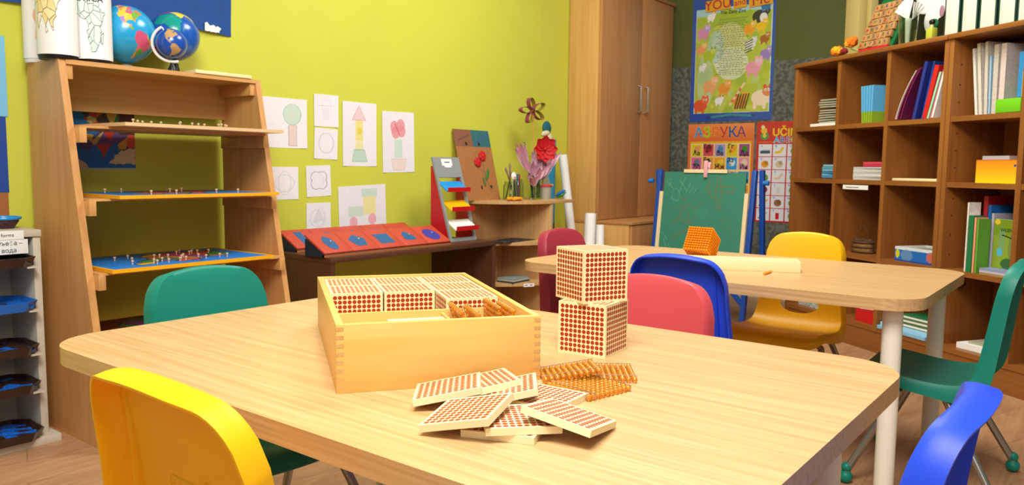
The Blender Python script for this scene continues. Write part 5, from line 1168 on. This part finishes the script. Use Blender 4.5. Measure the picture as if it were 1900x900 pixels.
# third row: basket, blue box
WK = mat('dark_wicker', '5A3A1E', .8, noise=.5, nscale=120, bump=.8, bscale=120); WKL = mat('straw', '9A7238', .8, noise=.4, nscale=150)
t = item('wicker_basket', 'small dark wicker basket with a thin handle', 'basket', .080, .06, zt[1]); m = MB()
m.lathe([(0, 0), (.042, 0), (.046, .02), (.043, .045), (.040, .045), (.042, .02), (.038, .004), (0, .004)], WKL, 22, I4((.045, .03, 0), sc=(1.15, .7, 1))); m.done('basket_body', t)
m = MB()
for z in (.006, .026, .046):
    m.tube([(.045+.052*math.cos(a), .03+.033*math.sin(a), z) for a in np.linspace(0, 2*PI, 24, endpoint=False)], .005, WK, 6, closed=True)
for k in range(10): m.ball((.045+.035*math.cos(k*2.4), .03+.02*math.sin(k*2.4), .052), (.014, .01, .008), WK, 8)
m.done('weave', t); m = MB(); m.tube([(.045+.028*math.cos(a), .03, .052+.055*math.sin(a)) for a in np.linspace(0, PI, 14)], .0016, WK, 6); m.done('handle', t)
t = item('cardboard_box', 'open blue box with white rim in the third row', 'box', -.222, .025, zt[1], rz=.5); cv = Cv(100, 20, '1E6AC0'); cv.rect(0, .82, 1, 1, 'D8E2EA'); cv.ell(.07, .5, .05, .3, 'D8D020'); cv.ell(.3, .45, .15, .4, '8AA8C0', .6); cv.ell(.88, .5, .1, .35, 'C86A60'); cv.rect(0, 0, 1, .08, '2A4A9A')
painted('front_print', cv, lambda U, V: (U*.200, 0*U-.0006, V*.055), PLASTP, t)
m = MB(); m.span((0, 0, 0), (.200, .003, .055), PAPER); m.span((0, .147, 0), (.200, .15, .055), PAPER); m.span((0, .003, 0), (.003, .147, .055), PAPER); m.span((.197, .003, 0), (.200, .147, .055), PAPER); m.span((.003, .003, 0), (.197, .147, .003), PAPER); m.done('box_body', t)
m = MB(); m.span((.01, .01, .0031), (.19, .14, .046), PG); m.done('contents', t)
# bottom row
RB = C_('red_card_box', 'D0181C')
t = item('card_box', 'red cardboard box filled with papers on the bottom shelf', 'box', -.015, .03, zt[0]); m = MB(); m.span((0, 0, 0), (.125, .003, .05), RB); m.span((0, .147, 0), (.125, .15, .05), RB); m.span((0, .003, 0), (.003, .147, .05), RB); m.span((.122, .003, 0), (.125, .147, .05), RB); m.span((.003, .003, 0), (.122, .147, .003), RB); m.done('box_body', t)
for k in range(3): m = MB(); m.span((.01, .01, .003), (.11-.01*k, .14, .05), [REDC, PAPER, C_('rose_paper', 'C85A6A')][k], M=I4((.004*k, 0, .010*k), (0, R(-4), R(3*k)))); m.done('paper', t)
t = item('magazine_pile', None, 'magazine', .36, .05, zt[0]); bpy.data.objects.remove(t)
for k in range(5):
    m = MB(); m.span((0, 0, 0), (.20, .17, .012), mat('patterned_magazine_%d' % k, 'B8B8AC', .6, noise=.5, nscale=70)); o = m.done('magazine'); o.location = bs(.385-.008*(k % 3), .04, zt[0]+.0004+k*.0126); o.rotation_euler = (0, 0, BA+PI+R(3*(k % 3)-3)); tag(o, 'grey patterned magazine seen through the gap of the yellow chair, %s' % ['lowest of its pile', 'second from below', 'middle of its pile', 'second from the top', 'topmost of its pile'][k], 'magazine', 'magazines on the bottom shelf')
for k, (c, w, dx, lab) in enumerate((('8CC4E4', .245, .006, 'light blue folder, lowest of the pile on the bottom shelf'), ('A8D4EC', .235, .010, 'pale blue folder above the lowest one on the bottom shelf'), ('3E6A3A', .20, .06, 'olive green book on the blue folders'), ('6A6A3A', .19, .065, 'brown green book in the middle of the bottom pile'), ('2E7A4A', .18, .07, 'green book with a leaf, topmost on the bottom shelf'))):
    m = MB(); m.span((0, 0, 0), (w, .17, .013), C_('bottom_book_%d' % k, c)); m.span((.002, -.0003, .003), (w-.002, .168, .0105), PAPER if k > 1 else C_('folder_edge_%d' % k, c)); o = m.done('book'); o.location = bs(-.17-dx, .0+.012*k, zt[0]+.0004+k*.0134); o.rotation_euler = (0, 0, BA+PI+R(1.5*(k % 2))); tag(o, lab, 'book', 'books lying on the bottom shelf')
# second bookcase items
for k, (c, w, h, lean_, sv) in enumerate((('E2DED2', .012, .235, -7, -.520), ('D8D2C4', .014, .250, -6, -.536), ('CFC8BE', .014, .250, -3, -.556), ('9CC4E0', .008, .200, -2, -.573), ('C9BFB4', .020, .235, -1, -.585), ('D8C6C0', .022, .235, 0, -.610))):
    book('%s folder of worksheets, %s from the left in the near bookcase' % (['cream', 'ivory', 'beige', 'light blue', 'grey beige', 'pinkish'][k], ['first', 'second', 'third', 'fourth', 'fifth', 'sixth'][k]), sv, .06, zt[3], w, .17, h, mat('folder_%d' % k, c, .7, noise=.12, nscale=120), ry=lean_, group='worksheet folders in the near bookcase')
t = item('plastic_folder', 'clear plastic folder with a house drawing', 'folder', -.640, .156, zt[3]); cv = Cv(50, 60, 'A9A6C0'); cv.rect(.25, .35, .7, .75, '8088B8'); cv.line([(.22, .4), (.22, .7), (.45, .85), (.72, .7), (.72, .4)], .035, '7A4A34'); cv.rect(.1, .05, .8, .2, 'A07A5A'); painted('sheet', cv, flat(.075, .20), PLASTP, t, back=(PAPER, .002))
t = item('toy_box', 'blue and yellow printed box at the right edge of the top shelf', 'box', -.690, .05, zt[3]+.052); cv = Cv(60, 80, '1E88D0'); cv.rect(.3, 0, 1, .55, 'E8A81E'); cv.ell(.6, .3, .25, .2, '8A4A1E'); cv.ell(.75, .85, .25, .1, 'C8242E'); cv.rect(.3, .55, 1, .6, 'C8242E'); cv.ell(.6, .7, .1, .07, 'F0D83A'); painted('front_print', cv, flat(.056, .145, y=-.0006), PLASTP, t); m = MB(); m.span((0, 0, 0), (.056, .04, .145), BLUEL); m.done('carton', t)
m = MB(); m.span((0, 0, 0), (.094, .14, .045), mat('lime_plastic', '6FC81E', .35), bev=.003); o = m.done('plastic_box'); o.location = bs(-.6515, .005, zt[3]+.0005); o.rotation_euler = (0, 0, BA+PI); tag(o, 'bright green plastic box on the top shelf at the right edge', 'box')
m = MB(); m.span((0, 0, .0), (.165, .12, .082), C_('x', 'E88A1E')); bpy.data.meshes.remove(m.done('tmp').data)
t = item('cardboard_box', 'orange and yellow cardboard box on the second shelf', 'box', -.588, .010, zt[2]); cv = Cv(100, 50, 'F2C81E')
for k in range(50): f = k/49; cv.rect(0, k/50, 1, (k+1)/50, tuple(hx('F6D818')*(1-f)+hx('EE8A18')*f))
cv.ell(.95, .75, .03, .06, '2E4A8A'); cv.rect(0, .96, 1, 1, 'C86A1E'); painted('front_print', cv, flat(.158, .078, y=-.0006), PLASTP, t); m = MB(); m.span((0, 0, 0), (.158, .13, .078), C_('orange_carton', 'EE9A1E'), bev=.0008); m.done('carton', t)
m = MB(); m.span((0, 0, 0), (.105, .08, .013), mat('grey_case', 'A8A6B0', .4)); o = m.done('pencil_case'); o.location = bs(-.592, .03, zt[2]+.0786); o.rotation_euler = (0, 0, BA+PI); tag(o, 'flat grey case on top of the orange box', 'case')
bk3 = [('F0E6DC', .007, .240, -.562, .012, .05, 'white book with a speckled spine, first in the third row'), ('1E7A44', .021, .195, -.571, .012, .05, 'green binder with a white mark in the third row'), ('B01E2A', .018, .262, -.572, .070, .172, 'tall dark red book in the third row'), ('1E6AB8', .014, .232, -.592, .070, .172, 'blue book in the third row'), ('C8C2D0', .010, .205, -.608, .070, .172, 'lilac grey book in the third row'), ('E8A07A', .009, .190, -.594, .012, .05, 'salmon book next to the green binder'), ('6AA83A', .009, .185, -.605, .012, .05, 'lime green thin book in the third row')]
for k, (c, w, h, sv, d, dp, lab) in enumerate(bk3): book(lab, sv, d, zt[1], w, dp, h, mat('row3_book_%d' % k, c, .4, noise=(.15 if k == 0 else 0), nscale=90), group='books in the third row of the near bookcase')
def facing(label, sv, d, z, w, h, cv, rz=0, th=.012, name='book'):
    t = item(name, label, 'book', sv, d, z, rz=rz); painted('cover', cv, flat(w, h, y=-.0006), PLASTP, t); m = MB(); m.span((0, 0, 0), (w, th, h), PAPER); m.done('pages', t); return t
cv = Cv(60, 80, '8FA834'); cv.rect(0, .7, 1, 1, '7E9A28'); cv.ell(.12, .95, .1, .05, 'F0C83A'); cv.ell(.3, .6, .14, .25, '7AA07A', .7); cv.ell(.7, .5, .16, .3, '6A8A5A', .7); cv.ell(.25, .4, .1, .08, '5AB8D8'); cv.ell(.85, .5, .12, .1, 'D83A5A'); cv.ell(.85, .58, .1, .04, 'F0C030'); cv.line([(.3, .72), (.7, .66)], .012, '202020'); cv.ell(.55, .2, .25, .1, '3A6A3A')
t = facing('green picture book with its cover to the front in the third row', -.624, .066, zt[1]+.002, .118, .185, cv, rz=-4)
m = MB(); m.text('VALENTIN', .016, mat('dark_green_letters', '2A5A1E', .6), I4((.066, -.0014, .150))); m.done('lettering', t)
cv = Cv(60, 40, 'C8B070'); cv.ell(.3, .6, .3, .2, '7A6AA8'); cv.ell(.7, .3, .3, .2, 'E8C8D0'); cv.rect(0, 0, 1, .2, '9A7A4A')
for k in range(3): m = MB(); m.span((0, 0, 0), (.11, .05, .007), C_('mag_%d' % k, ['A88A50', 'C8B8D0', '8A98B8'][k])); o = m.done('magazine'); o.location = bs(-.632, .006, zt[1]+.0004+k*.0076); o.rotation_euler = (0, 0, BA+PI+R(-3+2*k)); tag(o, 'thin magazine lying before the green picture book, %s' % ['lowest', 'middle', 'topmost'][k], 'magazine', 'magazines lying in the third row')
# bottom of near bookcase
m = MB(); m.span((0, 0, 0), (.18, .15, .02), PAPER); m.span((.03, .02, .0201), (.16, .13, .028), PG); o = m.done('paper_stack'); o.location = bs(-.530, .035, zt[0]+.0004); o.rotation_euler = (0, 0, BA+PI+R(4)); tag(o, 'white paper stack on the bottom shelf behind the teal chair', 'paper')
# ------------------------------------------------------------------ things on top of the bookcases
ZB = TOP+.018+.0003
def top(name, label, cat, sv, d, rz=0, group=None, rx=0): return thing(name, label, cat, bs(sv, d, ZB), 0, group, rot=(rx, 0, BA+PI+R(rz)))
YF = mat('orange_silk', 'EE7A10', .7); YF2 = mat('yellow_silk', 'F2AE14', .7); DRS = mat('dark_red_silk', '8A1420', .7)
def rose(t, c, r, ma, mb):
    m = MB(); rs = np.random.RandomState(int(r*9999))
    for k in range(16):
        a = k*2.4; e = .35+.6*(k/16); d = Vector((math.cos(a)*math.sin(e*1.8), math.sin(a)*math.sin(e*1.8), math.cos(e*1.8))); m.ball(Vector(c)+d*r*.55, (r*.45, r*.40, r*.45), ma if k % 3 else mb, 8)
    m.ball(c, r*.6, mb, 10); m.done('bloom', t)
t = top('silk_rose', 'yellow orange silk rose at the left end of the bookcase top', 'flower', .190, .035); rose(t, (0, 0, .026), .030, YF2, YF); m = MB(); m.tube([(.01, .01, .015), (.09, .03, .008)], .002, GRN, 6); m.done('stem', t)
t = top('silk_rose', 'orange silk flower leaning up beside the lettered board', 'flower', .118, .045); rose(t, (0, 0, .052), .030, YF, YF2); rose(t, (.012, .0, .062), .022, YF, YF); m = MB(); m.tube([(0, 0, .03), (.05, .03, .006)], .002, GRN, 6); m.done('stem', t)
t = top('silk_rose', 'small dark red silk flower between the two orange ones', 'flower', .140, .03); rose(t, (0, 0, .020), .018, DRS, DRS); m = MB(); m.tube([(0, 0, .01), (.06, .02, .005)], .0018, WIRE, 6); m.done('stem', t)
# lettered block board
t = top('letter_board', 'green framed board of lettered wooden blocks leaning back', 'toy', .076, .050, 0, rx=R(-14)); t.location.z += .0045; GB_ = mat('green_painted_board', '0E6A36', .45)
shp = [(-.006, 0), (.186, .0), (.230, .140), (.222, .185), (.190, .245), (.135, .255), (.085, .238), (.036, .165)]
m = MB(); m.prism(shp, 0, .008, GB_, M=I4((0, .008, 0), (R(90), 0, 0))); m.done('backboard', t)
m = MB(); m.span((.01, -.012, .003), (.176, .0, .012), REDC); m.done('ledge', t)
BLK = mat('natural_wood_block', 'B98A52', .6, noise=.1, nscale=60); BLD = mat('wood_block_light', 'A97A48', .6)
r = np.random.RandomState(6); LC = [REDC, GREENC, mat('blue_letter', '2A4A9A', .6)]; al = 'ABCDEFGHIJKLMNOPRSTUVZ1234567890KL'; n = 0
for row in range(6):
    for c in range(6):
        x = .010+row*.0085+c*.0275; z = .014+row*.0300; 
        m = MB(); m.box((x+.013, -.008, z+.013), (.0272, .014, .0275), BLK if (row+c) % 3 else BLD, rot=(R(r.randn()*6), R(r.randn()*4), 0), bev=.001)
        m.text(al[n % len(al)], .018, LC[n % 3], I4((x+.013, -.0165, z+.013)), res=1); n += 1; m.done('lettered_block', t)
m = MB(); m.ball((.125, -.001, .222), (.022, .002, .016), WHITE, 14); m.ball((.178, -.001, .222), (.024, .002, .018), mat('orange_face', 'C0602A', .5), 14); m.text('2', .022, INK, I4((.125, -.004, .222))); m.done('picture_disc', t)
# glass with paper fans
t = top('glass_tumbler', 'clear glass holding folded white paper fans', 'glass', -.200, .045); m = MB(); m.lathe([(0, 0), (.030, 0), (.036, .115), (.034, .115), (.028, .004), (0, .004)], GLASS, 24, I4((0, 0, 0))); m.done('glass', t)
t = top('paper_fan', 'white folded paper fans standing in the glass', 'paper', -.200, .045); m = MB()
m.tube([(0, 0, .008), (0, 0, .10)], [.008, .012], PAPER, 8)
for q, (ox, spread) in enumerate(((0, 150), (.012, 95))):
    for k in range(9):
        a = R(spread-k*8); a2 = R(spread-(k+1)*8); b0 = Vector((ox, .006*q, .095)); y = .004*(k % 2)+.006*q; rr = .085-.02*q
        m.add([b0, b0+Vector((math.cos(a)*rr, y, math.sin(a)*rr)), b0+Vector((math.cos(a2)*rr, .004-y, math.sin(a2)*rr))], [(0, 1, 2)], PAPER, smooth=False)
m.done('folds', t, solid=.0006)
# paper cut-outs behind
cv = Cv(60, 80, 'B8B8AE'); cv.ell(.3, .35, .3, .2, 'D0CEC4')
t = top('paper_cutout', 'white paper cut-out animals leaning between glass and binders', 'ornament', -.115, .15); m = MB()
for cx, cz, rx_, rz_ in ((.05, .17, .05, .04), (.085, .10, .035, .05), (.12, .17, .04, .07), (.03, .22, .04, .04)): m.ball((cx, 0, cz), (rx_, .003, rz_), WHITE, 20)
m.tube([(.08, .006, 0), (.08, .006, .12)], .003, BLACK, 6); m.done('cut_shapes', t)
for c_, r_, m_ in (((.105, -.004, .085), (.022, .002, .018), GREENC), ((.14, -.004, .125), (.012, .002, .022), mat('dusty_pink', 'B08090', .6)), ((.02, -.004, .245), (.015, .002, .012), YF)):
    m = MB(); m.ball(c_, r_, m_, 12); m.done('coloured_patch', t)
t = top('toy_bottle', 'small yellow green bottle with a dark cap in front of the binders', 'bottle', -.345, .02); m = MB(); m.box((0, 0, .020), (.030, .026, .040), mat('yellow_green_liquid', 'B8C040', .3), bev=.003); m.lathe([(.006, .04), (.006, .052), (0, .052)], mat('cream_neck', 'D8C88A', .5), 14); m.done('body', t); m = MB(); m.ball((0, 0, .062), (.012, .010, .010), BLACK, 14); m.done('cap', t)
# binders
WB = mat('white_binder', 'E6E2D6', .4); GE = mat('dark_green_binder_edge', '0F3A2C', .5)
for k, (sv, c, lab) in enumerate(((-.395, WB, 'leftmost white ring binder on the bookcase'), (-.470, WB, 'second white ring binder, edged in dark green'), (-.545, WB, 'third white ring binder, edged in dark green'), (-.620, WB, 'fourth white ring binder on the near bookcase'), (-.692, WB, 'fifth white ring binder at the right edge'), (-.764, WB, 'last white ring binder, cut off by the frame'))):
    t = top('ring_binder', lab, 'binder', sv, .025, 0, 'white ring binders on the bookcases'); m = MB(); w = .066
    m.span((.005, 0, 0), (w-.005, .003, .26), c, bev=.001); m.done('spine', t); m = MB(); m.span((-.001, .001, 0), (.005, .19, .262), GE); m.span((w-.005, .001, 0), (w+.001, .19, .262), GE); m.done('cover', t); m = MB(); m.span((.006, .006, .006), (w-.006, .185, .25), PAPER); m.done('pages', t)

# ------------------------------------------------------------------ lights
def area(name, loc, tgt, sx, sy, power, col):
    l = bpy.data.lights.new(name, 'AREA'); l.shape = 'RECTANGLE'; l.size = sx; l.size_y = sy; l.energy = power; l.color = col
    o = bpy.data.objects.new(name, l); COL.objects.link(o); o.location = loc; o.rotation_euler = (Vector(tgt)-Vector(loc)).to_track_quat('-Z', 'Y').to_euler(); return o
area('fill_light', (-.9, -.6, 1.6), (1.6, 1.3, .5), 1.2, 1.0, 9, (1, .98, .95))  # soft fill added behind the camera; no window is built there
area('ceiling_lamp', (.15, .25, 2.2), (.9, .9, .3), .9, .9, 58, (1, .965, .90))
area('ceiling_lamp', (2.3, 1.1, 2.25), (2.5, 1.1, 0), .9, .9, 36, (1, .965, .90))
w = bpy.data.worlds.new('world'); SC.world = w; w.use_nodes = True; w.node_tree.nodes['Background'].inputs[0].default_value = (1, .97, .92, 1); w.node_tree.nodes['Background'].inputs[1].default_value = .18
SC.view_settings.view_transform = 'Standard'; SC.view_settings.look = 'None'; SC.view_settings.gamma = 1; SC.view_settings.use_curve_mapping = False
SC.view_settings.exposure = .16

# ------------------------------------------------------------------ to metres
SM = Matrix.Scale(S, 4); seen = set()
for o in bpy.data.objects:
    if o.type == 'MESH' and o.data.name not in seen: seen.add(o.data.name); o.data.transform(SM)
    if o.type == 'LIGHT': o.data.size *= S; o.data.size_y *= S; o.data.energy *= S*S
    o.location = o.location*S
bpy.context.view_layer.update()
